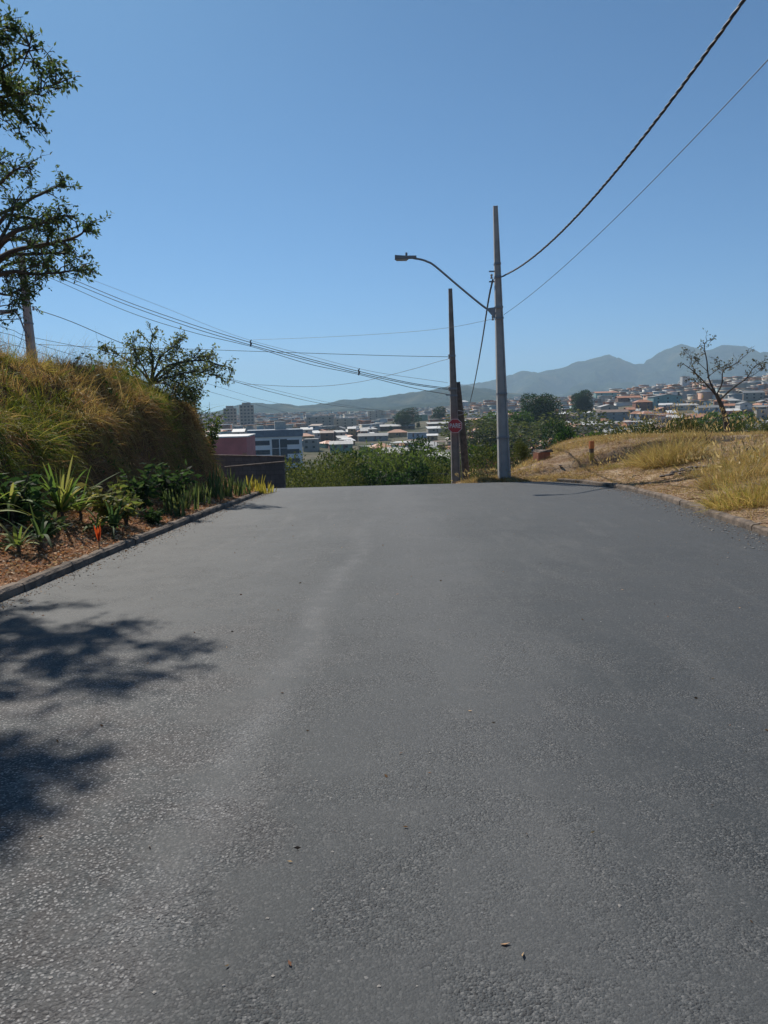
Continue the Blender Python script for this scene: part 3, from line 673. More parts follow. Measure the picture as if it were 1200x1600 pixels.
for (px, py, D, k, ws, d) in [
 (455, 726, 44, 'shrub', .8, 'olive shrub at the left of the hollow'), (490, 718, 52, 'shrub', .9, 'rounded olive shrub in the hollow'), (520, 728, 47, 'shrub', .7, 'low yellowish shrub at the crest'), (470, 706, 66, 'shrub', .9, 'higher olive shrub further back'), (508, 708, 72, 'shrub', .9, 'broad olive treetop further back'), (540, 742, 44, 'shrub', .5, 'small low shrub at the crest'),
 (548, 700, 95, 'bamboo', .9, 'slim dark bamboo clump in the hollow'), (572, 692, 100, 'bamboo', .9, 'tall feathery bamboo clump in the hollow'), (598, 686, 105, 'bamboo', .9, 'tallest feathery bamboo clump in the hollow'),
 (625, 694, 98, 'bamboo', .9, 'mid-green bamboo clump in the hollow'), (648, 690, 100, 'round', .8, 'dense dark tree in the hollow'), (672, 694, 92, 'bamboo', 1.0, 'bright bamboo clump in the hollow'), (695, 690, 88, 'bamboo', .9, 'leaning bamboo clump in the hollow'),
 (578, 726, 60, 'round', .9, 'dark rounded tree at the centre of the hollow'), (610, 728, 56, 'round', 1.0, 'darkest rounded tree at the bottom of the hollow'), (644, 724, 58, 'round', .9, 'dark low tree in the hollow'), (556, 734, 50, 'round', .8, 'small dark tree in the hollow'),
 (676, 720, 66, 'round', .8, 'spreading green tree in the hollow'), (692, 714, 62, 'shrub', .8, 'lit olive shrub near the crest'), (536, 706, 85, 'round', .8, 'small dark round tree behind the olive shrubs'), (700, 728, 45, 'shrub', .45, 'small shrub beside the stop pole foot'),
 (735, 692, 66, 'shrub', .8, 'green shrub behind the wooden pole'), (758, 692, 75, 'broad', .6, 'spreading green tree on the slope'), (742, 718, 42, 'scrub', .8, 'brown and green scrub at the pole foot'), (766, 712, 45, 'scrub', .9, 'rusty brown scrub on the slope'), (728, 726, 38, 'shrub', .5, 'small green shrub by the wooden pole'),
 (775, 700, 60, 'shrub', .6, 'green shrub touching the lamp pole'), (812, 700, 52, 'scrub', 1.2, 'dark scrub on the slope'), (835, 690, 60, 'scrub', 1.2, 'grey thorny scrub on the slope'), (858, 694, 50, 'scrub', .8, 'dark tangled scrub on the slope'), (880, 672, 48, 'scrub', 1.1, 'reddish brown scrub bush'),
 (818, 724, 36, 'shrub', .5, 'low green weed bush at the lot edge'), (846, 688, 72, 'scrub', .9, 'grey-green shrub on the slope'), (873, 648, 120, 'round', .5, 'tall leafy tree on the slope'), (893, 668, 85, 'round', .5, 'dense green tree on the slope'),
 (905, 684, 42, 'scrub', 1.0, 'reddish brown scrub bush'), (930, 676, 44, 'scrub', 1.2, 'wide reddish scrub bush'), (915, 668, 95, 'broad', .6, 'green tree on the slope'),
 (960, 672, 46, 'shrub', .8, 'low green shrub beyond the lot'), (990, 656, 46, 'shrub', .8, 'wide green shrub beyond the lot'), (1020, 650, 46, 'shrub', .8, 'tall green shrub beyond the lot'), (1050, 648, 45, 'shrub', .8, 'tall olive shrub beyond the lot'),
 (1080, 652, 44, 'shrub', .8, 'dense olive shrub beyond the lot'), (1112, 656, 44, 'shrub', .8, 'low dark shrub beyond the lot'), (1150, 654, 44, 'shrub', .8, 'wide dark shrub beyond the lot'), (1186, 650, 44, 'shrub', .9, 'dark shrub beyond the lot'), (1215, 646, 40, 'shrub', 1.3, 'dark shrub beyond the lot'),
 (800, 640, 260, 'broad', 1.2, 'pale green tree in the town'), (818, 640, 240, 'shrub', 2.2, 'wide bright green tree in the town'),
 (826, 618, 340, 'round', 1.1, 'big dark tree in the town'), (845, 617, 345, 'round', 1.1, 'big dark tree in the town'), (862, 618, 340, 'round', 1.1, 'big dark tree in the town'),
 (638, 638, 620, 'round', 1.8, 'dark tree above the town roofs'), (628, 645, 600, 'round', 1.6, 'dark low tree above the town roofs'), (685, 636, 640, 'round', 1.5, 'dark tree above the town roofs'),
 (916, 609, 520, 'round', 1.2, 'dark tree beside the teal house'), (905, 612, 520, 'round', 1.0, 'dark tree beside the teal house'), (1120, 640, 200, 'broad', 1.0, 'green tree among the near houses'),
 (765, 674, 235, 'round', .8, 'dark tree in front of the grey-green house'),
 (410, 716, 120, 'broad', 1.0, 'bright green tree in front of the white block'), (432, 718, 118, 'shrub', 1.5, 'bright green bush in front of the white block'),
]:
    tree(px, py, D, k, ws, d, G1 if D < 125 else 'trees standing among the town houses')
for k in range(26):
    px = U(350, 1190); D = U(300, 800); x = at(px, 640, D)[0]; g = float(H(x, D)); q = proj((x, D, g+U(3.5, 6)))
    tree(q[0], q[1], D, ['broad', 'round'][k % 2], 1.0, 'mid-green town tree' if k % 2 == 0 else 'dark rounded town tree', 'trees standing among the town houses')
finish_labels(tree_items)
# generic detailed tree from limbs ---------------------------------------
def smooth_path(pts, n=14):
    pts = np.array(pts, float)
    if len(pts) < 3: return np.array([pts[0]+(pts[-1]-pts[0])*t for t in np.linspace(0, 1, n)])
    P = np.vstack([2*pts[0]-pts[1], pts, 2*pts[-1]-pts[-2]]); out = []
    for i in range(1, len(P)-2):
        for t in np.linspace(0, 1, n, endpoint=False):
            a, b, c, d = P[i-1], P[i], P[i+1], P[i+2]
            out.append(.5*((2*b)+(-a+c)*t+(2*a-5*b+4*c-d)*t*t+(-a+3*b-3*c+d)*t**3))
    out.append(pts[-1]); return np.array(out)
def limb_tree(name, trunk, limbs, label, twig_n, twig_l, leaf_n, leaf_s, cols, r0, cat='tree', up=.3, asp=.42, sub=True, group=None, leafy0=.35, droop=-.1):
    e = empty(name, trunk[0], 0, label, cat, group); o = np.array(trunk[0]); tb = MB(); lb = MB(); P = []; Dv = []
    tp = smooth_path(trunk, 6); tb.tube(tp-o, np.linspace(r0, r0*.55, len(tp)), 9)
    for lm in limbs:
        pts, r = lm[0], lm[1]
        q = smooth_path(pts, 6); n = len(q); q = q+np.cumsum(rng.normal(size=(n, 3))*r*.12, 0); lb.tube(q-o, np.linspace(r, r*.15, n), 6)
        for _ in range(lm[2] if len(lm) > 2 else twig_n):
            t_ = U(leafy0, 1); c = np.array([np.interp(t_*(n-1), np.arange(n), q[:, j]) for j in range(3)])
            tang = unit(q[min(n-1, int(t_*(n-1))+1)]-q[int(t_*(n-1))-1]); d = unit(tang*.8+rng.normal(size=3)*.75+np.array([0, 0, up*.5])); l = twig_l*U(.4, 1.1)*(1.15-.5*t_)
            c2 = c+d*l*.5+rng.normal(size=3)*l*.08; c3 = c+d*l+rng.normal(size=3)*l*.15+np.array([0, 0, droop*l])
            lb.tube(np.array([c, c2, c3])-o, [r*.22+.004, r*.14+.003, .003], 4)
            subs = [(c, c3)]
            if sub:
                for _k in range(3):
                    s0 = c+(c3-c)*U(.3, .95); s1 = s0+unit(d+rng.normal(size=3)*.8)*l*.45; lb.tube(np.array([s0, s1])-o, [.006, .002], 3); subs.append((s0, s1))
            for s0, s1 in subs:
                m = rng.poisson(leaf_n)
                for _k in range(m):
                    P.append(s0+(s1-s0)*U(.2, 1.05)+rng.normal(size=3)*.03); Dv.append(unit(unit(s1-s0)*.6+rng.normal(size=3)*.7+np.array([0, 0, droop*2])))
    tb.build('trunk', M['bark'], e, True); lb.build('limbs', M['bark'], e)
    if P:
        P = np.array(P)-o; n = len(P); v = diamonds(P, unit(np.array(Dv)), U(.6, 1.25, n)*leaf_s, asp, pal(n, cols)); grid_mesh('leaves', v[0], v[1], M['leaf'], v[2], parent=e)
    return e
LC = [(.07, .12, .05), (.09, .14, .055), (.12, .16, .06), (.05, .08, .035)]
A = lambda px, py, D: tuple(at(px, py, D))
def S(px, py, h):        # point at height h above the eye level whose shadow falls where this line of sight meets the road
    d = ray(px, py); D = 1.0
    for _ in range(4000):
        if EYE+d[2]*D/d[1] < prof(D): break
        D *= 1.003
    g_ = np.array([0, 0, EYE])+d*(D/d[1]); k = (h+EYE-g_[2])/sdir[2]; return tuple(g_+np.array(sdir)*k)
# near overhanging tree, mostly left of the frame
tA = (-9.6, 11.2, float(H(-9.6, 11.2))); jA = (-9.2, 11.0, 4.9)
limbs = [([jA, A(-170, 190, 11.3), A(-30, 158, 11.3), A(40, 145, 11.4), A(96, 128, 11.4)], .04, 20),
         ([jA, A(-120, 150, 11.0), A(-20, 120, 11), A(40, 85, 11.0), A(44, 68, 11)], .035, 14),
         ([jA, A(-140, 210, 11.6), A(-20, 175, 11.6), A(20, 172, 11.6), A(38, 182, 11.6)], .035, 14),
         ([jA, A(-90, 80, 10.8), A(-20, 55, 10.8), A(2, 42, 10.8)], .03, 10)]
for (p0, p1, p2, hh) in (((-160, 1010), (20, 990), (245, 988), 4.7), ((-160, 1030), (0, 1030), (170, 1042), 4.6), ((-180, 990), (-20, 962), (150, 950), 4.9), ((-160, 1060), (-60, 1065), (50, 1085), 4.4), ((-170, 1020), (0, 1010), (110, 1010), 5.1),
                         ((-160, 1000), (-40, 985), (60, 978), 4.6), ((-190, 1215), (-60, 1205), (125, 1195), 4.8), ((-190, 1225), (-60, 1240), (70, 1255), 4.6), ((-190, 1210), (-90, 1215), (20, 1225), 5.1), ((-210, 1260), (-120, 1280), (-40, 1330), 4.9)):
    limbs.append(([jA, S(p0[0]-60, p0[1], hh), S(p1[0]-60, p1[1], hh), S(p2[0]-50, p2[1], hh+.1)], .04))
limb_tree('tree', [tA, (-9.5, 11.2, 3.6), jA], limbs, 'near tree whose thin leafy branches reach in at the upper left edge', 34, .52, 9.5, .08, LC, .19, up=.2, leafy0=.45)
# foliage in front of the left pole
tB = (-12.6, 22.5, float(H(-12.6, 22.5))); jB = (-12.2, 22.3, 4.4)
limbs = [([jB, A(0, 400, 22), A(70, 380, 22), A(118, 368, 22), A(134, 352, 22)], .09), ([jB, A(0, 430, 21.5), A(60, 428, 21.5), A(105, 425, 21.5), A(140, 421, 21.5)], .08),
         ([jB, A(-20, 360, 22.5), A(40, 320, 22.5), A(80, 300, 22.5), A(98, 290, 22.5)], .08), ([jB, A(-30, 330, 22), A(10, 280, 22), A(35, 262, 22), A(52, 264, 22)], .07),
         ([jB, A(-40, 300, 23), A(-20, 270, 23), A(5, 250, 23)], .07), ([jB, A(0, 380, 21), A(50, 355, 21), A(95, 340, 21), A(120, 348, 21)], .08),
         ([jB, A(0, 410, 23), A(50, 400, 23), A(100, 400, 23), A(125, 405, 23)], .08), ([jB, A(0, 350, 21.5), A(30, 340, 21.5), A(60, 345, 21.5), A(85, 350, 21.5)], .07),
         ([jB, A(0, 390, 23), A(30, 375, 23), A(70, 385, 23), A(105, 378, 23)], .07), ([jB, A(0, 420, 22.5), A(20, 410, 22.5), A(40, 405, 22.5), A(70, 412, 22.5)], .07),
         ([jB, A(-20, 400, 21), A(10, 360, 21), A(20, 330, 21), A(30, 310, 21)], .07), ([jB, A(-10, 432, 22), A(10, 430, 22), A(35, 428, 22)], .05),
         ([jB, A(-20, 462, 21.5), A(10, 462, 21.5), A(32, 452, 21.5), A(60, 436, 21.5)], .06)]
limb_tree('tree', [tB, (-12.5, 22.4, 3), jB], limbs, 'leafy tree covering the top of the leaning pole at left', 21, .72, 5.6, .12, LC, .22, leafy0=.35, up=.15)
limb_tree('dead_branch_tree', [A(-30, 580, 21), A(-30, 520, 21), A(-28, 495, 21)], [([A(-28, 495, 21), A(0, 478, 21), A(40, 473, 21)], .03), ([A(-28, 500, 21), A(0, 490, 21), A(20, 486, 21)], .03), ([A(-30, 520, 21), A(0, 500, 21), A(30, 498, 21)], .03)],
          'thin bare-limbed sapling poking in below the leafy tree at the left edge', 7, .5, 1.2, .12, LC, .07)
# feathery tree on the end of the bank
g = at(234, 640, 20.5); bz = float(H(g[0], 20.5)); tC = (g[0], 20.5, bz); jC = A(236, 600, 20.5)
limbs = [([jC, A(262, 572, 20.3), A(310, 562, 20.2), A(345, 568, 20), A(370, 575, 20)], .04), ([jC, A(240, 570, 20.5), A(236, 545, 20.5), A(240, 522, 20.5)], .04),
         ([jC, A(215, 575, 20.8), A(190, 558, 21), A(160, 548, 21)], .035), ([jC, A(250, 560, 20.6), A(270, 545, 20.6), A(280, 532, 20.6)], .035), ([jC, A(275, 585, 20), A(310, 580, 20), A(345, 590, 20)], .035),
         ([jC, A(210, 590, 20.4), A(180, 580, 20.5), A(140, 570, 20.5)], .035), ([jC, A(255, 590, 20), A(285, 600, 20), A(318, 612, 20)], .03), ([jC, A(265, 578, 20.9), A(295, 560, 21), A(325, 556, 21)], .035),
         ([jC, A(222, 570, 20.4), A(210, 550, 20.4), A(205, 535, 20.4)], .03), ([jC, A(255, 600, 19.8), A(270, 608, 19.8), A(300, 625, 19.8)], .03)]
limb_tree('tree', [tC, A(233, 620, 20.5), jC], limbs, 'low feathery tree spreading over the end of the grassy bank', 26, .55, 4.2, .085, [(.15, .19, .08), (.19, .22, .10), (.11, .14, .06)], .07, up=.1, asp=.5, leafy0=.22)
# leaf-bare tree on the lot edge
DT = 33; gb = at(1137, 680, DT); tD = (gb[0], DT, float(H(gb[0], DT)))
limbs = [([A(1122, 622, DT), A(1108, 605, DT), A(1090, 585, DT-.5), A(1072, 570, DT-1), A(1062, 566, DT-1)], .042), ([A(1118, 615, DT), A(1107, 590, DT), A(1104, 565, DT), A(1101, 545, DT), A(1104, 534, DT), A(1113, 532, DT)], .042),
         ([A(1119, 618, DT), A(1128, 598, DT), A(1131, 580, DT), A(1150, 568, DT+.6), A(1165, 555, DT+1), A(1177, 545, DT+1)], .036), ([A(1124, 626, DT), A(1146, 606, DT), A(1168, 590, DT), A(1180, 572, DT), A(1202, 558, DT)], .042),
         ([A(1110, 602, DT), A(1095, 595, DT+.6), A(1085, 578, DT+1), A(1078, 556, DT+1), A(1070, 548, DT+1)], .024), ([A(1105, 580, DT), A(1092, 568, DT), A(1085, 560, DT)], .018), ([A(1131, 580, DT), A(1124, 572, DT+.5), A(1119, 562, DT+.5)], .018),
         ([A(1105, 590, DT), A(1118, 580, DT-.6), A(1132, 572, DT-.8)], .018), ([A(1168, 590, DT), A(1180, 585, DT), A(1196, 572, DT)], .018), ([A(1113, 608, DT), A(1096, 602, DT-1), A(1078, 592, DT-1)], .018)]
limb_tree('tree', [tD, A(1134, 655, DT), A(1128, 636, DT), A(1119, 615, DT)], limbs, 'nearly leafless dark tree leaning at the far edge of the vacant lot', 12, .5, 1.1, .11, [(.10, .11, .06), (.13, .12, .07), (.07, .07, .045)], .14, up=.35, asp=.5, leafy0=.35)

# ================================================================== GRASS AND GROUND COVER
def gpts(n, x0, x1, y0, y1):
    x = U(x0, x1, n); y = U(y0, y1, n); return x, y
def slope_normal(x, y, e=.12):
    return unit(np.stack([-(H(x+e, y)-H(x-e, y))/(2*e), -(H(x, y+e)-H(x, y-e))/(2*e), np.ones(len(x))], 1))
# bank grass: tufts of coarse blades
def tufts(xy, nb, rad, l0, l1, w0, w1, dr0, dr1, spread, cols, seedcol=None, lean=None):
    m = len(xy); k = np.repeat(np.arange(m), nb); n = len(k); a = U(0, 2*PI, n); q = rad*np.sqrt(U(0, 1, n)); x = xy[k, 0]+q*np.cos(a); y = xy[k, 1]+q*np.sin(a)
    hs = (U(.35, 1.35, m)+(U(0, 1, m) > .93)*.6)[k]; az = np.stack([np.cos(a), np.sin(a), np.zeros(n)], 1)
    td = rng.normal(size=(m, 3))*[.5, .5, 0]; Dn = unit(np.array([0, 0, 1.])+az*(U(0, spread, n)[:, None])+td[k]+(0 if lean is None else lean))
    P = np.stack([x, y, H(x, y)-.03], 1); tint = U(.75, 1.2, m)[k][:, None]
    return ribbons(P, Dn, U(l0, l1, n)*hs, U(w0, w1, n), U(dr0, dr1, n), cols[k]*tint*U(.8, 1.2, (n, 1)), 4)
GRN = [(.16, .20, .035), (.24, .26, .05), (.10, .145, .03), (.33, .29, .07)]; DRY = [(.42, .28, .12), (.52, .38, .18), (.24, .14, .07), (.36, .29, .09)]
def bank_tufts(n, nb, d0, d1, thr, **kw):
    n = int(n*1.35); y = U(1, 22.3, n); dl = U(d0, d1, n); x = KL(y)-dl; fr = (H(x, y)-prof(y))/np.maximum(bankh(y), .3)
    keep = (x/y > -1.3) & (fr > thr+.15*vnoise(x*0+3, y*1.3, 8)) & (bankh(y) > .05); x, y = x[keep], y[keep]; m = len(x)
    pt = fbm(x*.6, y*.6, 3, 61)*1.9+.40-.18*sm(12, 18, y)+.18*sm(3.2, 2.2, KL(y)-x)
    c = np.where((U(0, 1, m) < np.clip((pt-.32)*3.2, .05, .95))[:, None], pal(m, GRN, [.32, .3, .16, .22]), pal(m, DRY, [.3, .25, .25, .2]))
    return tufts(np.stack([x, y], 1), nb, .10, cols=c, **kw)
g1 = bank_tufts(3600, 26, 1.3, 7.5, .50, l0=.22, l1=.52, w0=.009, w1=.02, dr0=.25, dr1=.95, spread=.8, lean=np.array([.12, -.05, 0]))
g1b = bank_tufts(2800, 7, 1.6, 8, .55, l0=.4, l1=1.05, w0=.005, w1=.010, dr0=.1, dr1=.5, spread=.35)
g3 = bank_tufts(1500, 24, 1.2, 2.6, .30, l0=.3, l1=.6, w0=.008, w1=.018, dr0=.5, dr1=1.6, spread=1.5, lean=np.array([.35, -.15, 0]))
n = 16000; y = U(10, 22, n); dl = U(1.1, 2.4, n); x = KL(y)-dl; fr = (H(x, y)-prof(y))/np.maximum(bankh(y), .3)
keep = (fr > .12) & (U(0, 1, n) < (.15+.85*sm(11, 16, y))*(.3+vnoise(x*2, y*2, 71))); x, y = x[keep], y[keep]; n = len(x)
Dn = unit(np.stack([U(.1, 1, n), U(-.9, .9, n), U(-.6, 1.1, n)], 1)); P = np.stack([x, y, H(x, y)], 1)
g2 = ribbons(P, Dn, U(.15, .5, n), U(.007, .016, n), U(.2, 1.4, n), pal(n, [(.38, .22, .12), (.48, .29, .15), (.24, .13, .08), (.24, .20, .07)], [.35, .25, .25, .15]), 4)
v = merge([g1, g1b, g3, g2]); tag(grid_mesh('bank_grass', v[0], v[1], M['grass'], v[2]), 'tall yellow-green and dead brown grass covering the bank at left', 'grass', kind='stuff')
# broad-leaf weeds within the bank
n = 2600; y = U(5, 20, n); dl = U(1.5, 3.2, n); x = KL(y)-dl; kk = vnoise(x*1.2+9, y*1.2, 81) > .66; x, y = x[kk], y[kk]; n = len(x)
P = np.stack([x, y, H(x, y)+U(.05, .45, n)], 1); v = diamonds(P, unit(rng.normal(size=(n, 3))+np.array([.4, -.2, 0])), U(.07, .16, n), .5, pal(n, [(.07, .14, .03), (.11, .17, .04), (.05, .10, .03)]))
tag(grid_mesh('bank_weeds', v[0], v[1], M['leaf'], v[2]), 'patches of broad-leaved green weeds growing through the bank grass', 'weeds', kind='stuff')
# mulch of dry chips and leaves on the bed
n = 30000; y = U(3.2, 22.6, n)**1.0; y = 1.0+(y-3.2)**1.2*(21.6/19.4**1.2); dl = U(.10, 1.75, n); x = KL(y)-dl; P = np.stack([x, y, H(x, y)+U(0, .02, n)], 1)
v1 = diamonds(P, unit(np.stack([rng.normal(size=n), rng.normal(size=n), U(-.1, .35, n)], 1)), U(.02, .065, n), U(.25, .5), pal(n, [(.62, .31, .15), (.70, .43, .25), (.46, .21, .10), (.74, .57, .38), (.28, .14, .07)]))
tag(grid_mesh('mulch', v1[0], v1[1], M['dry'], v1[2]), 'orange-brown wood chips and dry leaves on the planting bed', 'mulch', kind='stuff')
n = 2600; y = U(3, 22.5, n); x = KL(y)+np.abs(rng.normal(size=n))*.16+.01; m_ = 1500; y2 = U(9, 23.5, m_); x2 = KR(y2)-np.abs(rng.normal(size=m_))*.25; k_ = 240; y3 = 2+U(0, 1, k_)**1.5*18; x3 = U(-3.4, 4.6, k_)
x = np.concatenate([x, x2, x3]); y = np.concatenate([y, y2, y3]); n = len(x); P = np.stack([x, y, prof(y)+.004], 1)
v1 = diamonds(P, unit(np.stack([rng.normal(size=n), rng.normal(size=n), U(-.02, .2, n)], 1)), U(.008, .035, n), U(.25, .5), pal(n, [(.34, .18, .09), (.42, .28, .16), (.22, .12, .07), (.14, .10, .07)]))
tag(grid_mesh('leaf_litter', v1[0], v1[1], M['dry'], v1[2]), 'dry crumbs of leaves and straw lying in the gutters and on the asphalt', 'litter', kind='stuff')
# dry grass on the lot
def lot_grass(n, y0, y1, d0, d1, l0, l1, cols, wts, thr, seed, fs=1.0, wd=(.005, .014)):
    y = U(y0, y1, n); dr = U(d0, d1, n); x = KR(y)+dr; k = (vnoise(x*fs, y*fs, seed) > thr) & (x/np.maximum(y, .1) < .62); x, y = x[k], y[k]; n = len(x)
    P = np.stack([x, y, H(x, y)-.02], 1); Dn = unit(np.array([0, 0, 1.])+rng.normal(size=(n, 3))*.45)
    return ribbons(P, Dn, U(l0, l1, n), U(*wd, n), U(.3, 1.1, n), pal(n, cols, wts), 3)
STR = [(.42, .30, .14), (.50, .38, .19), (.30, .19, .09), (.20, .19, .06)]
v = merge([lot_grass(80000, 9, 24.2, .2, 9, .05, .2, STR, [.35, .25, .25, .15], .28, 101, 1.6), lot_grass(50000, 24, 34, .15, 14, .08, .3, STR, [.35, .25, .25, .15], .22, 103, 1.2),
           lot_grass(22000, 18, 30, 1.5, 7, .15, .45, STR, [.35, .30, .15, .2], .62, 105, .6)])
yy = U(9, 33, 1500); xx = KR(yy)+U(.25, 12, 1500); k = (vnoise(xx*.7, yy*.7, 131) > .42) & (xx/yy < .6); v3 = tufts(np.stack([xx[k], yy[k]], 1), 22, .13, .08, .26, .006, .014, .2, 1.1, .9, pal(int(k.sum()), STR+[(.55, .44, .25)], [.3, .25, .2, .1, .15]))
yy = np.concatenate([U(22.6, 23.6, 90), U(23.4, 25.6, 260)]); xx = KR(yy)+U(.0, .7, 350); v4 = tufts(np.stack([xx, yy], 1), 26, .12, .08, .3, .006, .014, .2, 1.2, 1.1, pal(350, STR+[(.55, .44, .25)], [.3, .25, .2, .1, .15]))
yy = U(9.5, 24, 700); xx = KR(yy)+.08+U(0, 1, 700)**1.6*3; v5 = tufts(np.stack([xx, yy], 1), 12, .08, .04, .16, .005, .011, .3, 1.4, 1.2, pal(700, STR, [.3, .25, .25, .2]))
v = merge([v, v3, v4, v5])
tag(grid_mesh('dry_grass', v[0], v[1], M['grass'], v[2]), 'short straw-coloured dry grass over the vacant lot at right', 'grass', kind='stuff')
# litter straw lying on the lot, flat
n = 16000; y = U(9, 30, n); x = KR(y)+U(.05, 8, n); P = np.stack([x, y, H(x, y)+U(.003, .04, n)], 1)
v = ribbons(P, unit(np.stack([rng.normal(size=n), rng.normal(size=n), U(-.05, .25, n)], 1)), U(.06, .28, n), U(.004, .014, n), U(0, .2, n), pal(n, [(.5, .36, .2), (.38, .24, .13), (.58, .46, .3), (.26, .14, .08)]), 2)
tag(grid_mesh('straw_litter', v[0], v[1], M['dry'], v[2]), 'loose straw and dry stalks lying on the bare dirt at right', 'straw', kind='stuff')
# tall grass clumps as plants
clumps = []
def clump(px, py, D, hgt, rad, n, label, cols=STR, w_=None):
    p = at(px, py, D); x, y = p[0], D; z = float(H(x, y)); e = empty('grass_clump', (x, y, z), 0, label, 'grass clump', 'tall dry grass clumps on the lot')
    a = U(0, 2*PI, n); r = rad*np.sqrt(U(0, 1, n)); X = r*np.cos(a); Y = r*np.sin(a); P = np.stack([X, Y, H(x+X, y+Y)-z-.03], 1)
    Dn = unit(np.stack([X/rad*.5, Y/rad*.5, np.ones(n)], 1)+rng.normal(size=(n, 3))*.36)
    v = ribbons(P, Dn, U(.3, 1.1, n)*hgt*(1-.35*r/rad), U(.006, .013, n), U(.15, .7, n), pal(n, cols, w_), 4); vb = v
    k = np.arange(0, n, 9); m = len(k); tip = P[k]+Dn[k]*(U(.8, 1.1, m)*hgt)[:, None]; v = diamonds(tip, unit(Dn[k]+rng.normal(size=(m, 3))*.3), U(.05, .14, m), .3, pal(m, [(.5, .40, .22), (.42, .31, .16)])); v = merge([vb, v]); grid_mesh('blades', v[0], v[1], M['grass'], v[2], parent=e)['kind'] = 'stuff'
SG = [(.46, .35, .15), (.55, .43, .22), (.32, .28, .09), (.36, .24, .11)]
clump(1050, 745, 21.5, 1.6, .8, 3200, 'tall straw clump in the middle of the vacant lot', SG)
clump(1010, 740, 23, 1.1, .6, 900, 'smaller greenish clump left of the tall straw clump', SG)
clump(1080, 720, 25, .9, .6, 900, 'thin straw clump right behind the tall middle clump', SG)
clump(1180, 800, 13.2, 1.0, .75, 2400, 'big yellow-green clump near the right edge by the kerb', [(.46, .36, .13), (.56, .44, .20), (.32, .31, .08), (.42, .28, .12)])
clump(1150, 760, 16, .85, .7, 1500, 'yellowish clump behind the big clump at the right edge', SG)
clump(1195, 740, 18, 1.1, .9, 1700, 'farther straw clump at the right picture edge', SG)
clump(1105, 770, 18, .5, .5, 700, 'low faded clump between the middle clump and right edge', SG)
clump(960, 745, 23.5, .35, .5, 600, 'short green-tinged clump behind the right kerb', [(.25, .26, .07), (.36, .28, .12)])
clump(745, 750, 25.6, .35, .6, 900, 'short straw clump between the two concrete poles', STR)
clump(770, 750, 25.3, .3, .6, 900, 'low straw clump left of the lamp pole foot', STR)
clump(812, 748, 25.2, .3, .6, 900, 'low straw clump right of the lamp pole foot', STR)
# ================================================================== BED PLANTS
def strap_plant(px, py, D, n, l, w_, label, cols, spread=.9, droop=.45, name='strap_leaf_plant', cat='plant', stalk=0, group='plants along the bed below the bank', stiff=False):
    p = at(px, py, D); x, y = p[0], D; z = float(H(x, y)); e = empty(name, (x, y, z), 0, label, cat, group)
    el = U(.25, 1.45, n) if not stiff else U(1.15, 1.5, n); a = U(0, 2*PI, n)
    Dn = np.stack([np.cos(a)*np.cos(el)*spread, np.sin(a)*np.cos(el)*spread, np.sin(el)], 1); Dn = unit(Dn); P = np.stack([np.cos(a)*.03, np.sin(a)*.03, U(0, .05, n)+stalk*(1 if not stiff else 0)], 1)
    if stiff: P = np.stack([U(-.2, .2, n), U(-.15, .15, n), np.full(n, -.02)], 1)
    v = ribbons(P, Dn, U(.65, 1.1, n)*l, U(.8, 1.2, n)*w_, (droop if not stiff else .05)*U(.4, 1.5, n), pal(n, cols), 8, flat=.75, belly=.3); grid_mesh('leaves', v[0], v[1], M['leaf'], v[2], parent=e)
    if stalk: MB().tube([(0, 0, -.05), (.01, .02, stalk*.6), (0, 0, stalk+.03)], [.03, .025, .02], 7).build('stem', M['bark'], e)
    return e
YG = [(.16, .25, .06), (.26, .32, .08), (.10, .18, .05), (.38, .36, .13)]
strap_plant(98, 828, 11.44, 62, 1.05, .06, 'large upright strap-leaved plant, tallest in the bed', YG, stalk=.12, droop=.35)
strap_plant(126, 820, 11.752, 40, .85, .05, 'strap-leaved plant leaning right of the tallest one', YG, stalk=.15)
strap_plant(20, 830, 10.296, 34, .85, .055, 'arching strap-leaved plant at the left picture edge', YG, stalk=.25, droop=.6)
strap_plant(28, 868, 9.167, 20, .42, .05, 'low flat strap-leaved plant nearest the camera', YG, stalk=.05, spread=1.6, droop=.4)
strap_plant(150, 812, 11.424, 16, .45, .05, 'small strap-leaved plant beside the red bract', YG, stalk=.06, spread=1.5)
strap_plant(-30, 800, 9.4, 26, .9, .055, 'strap-leaved plant cut by the left picture edge', YG, stalk=.2, droop=.6)
for k, (px, py, D) in enumerate([(60, 800, 9.6), (175, 790, 11.6)]):
    strap_plant(px, py, D, 16, .6, .06, ['short dark strap-leaved plant behind the arching one', 'short strap-leaved plant behind the red bract'][k], [(.05, .10, .04), (.08, .13, .05)], stalk=.1)
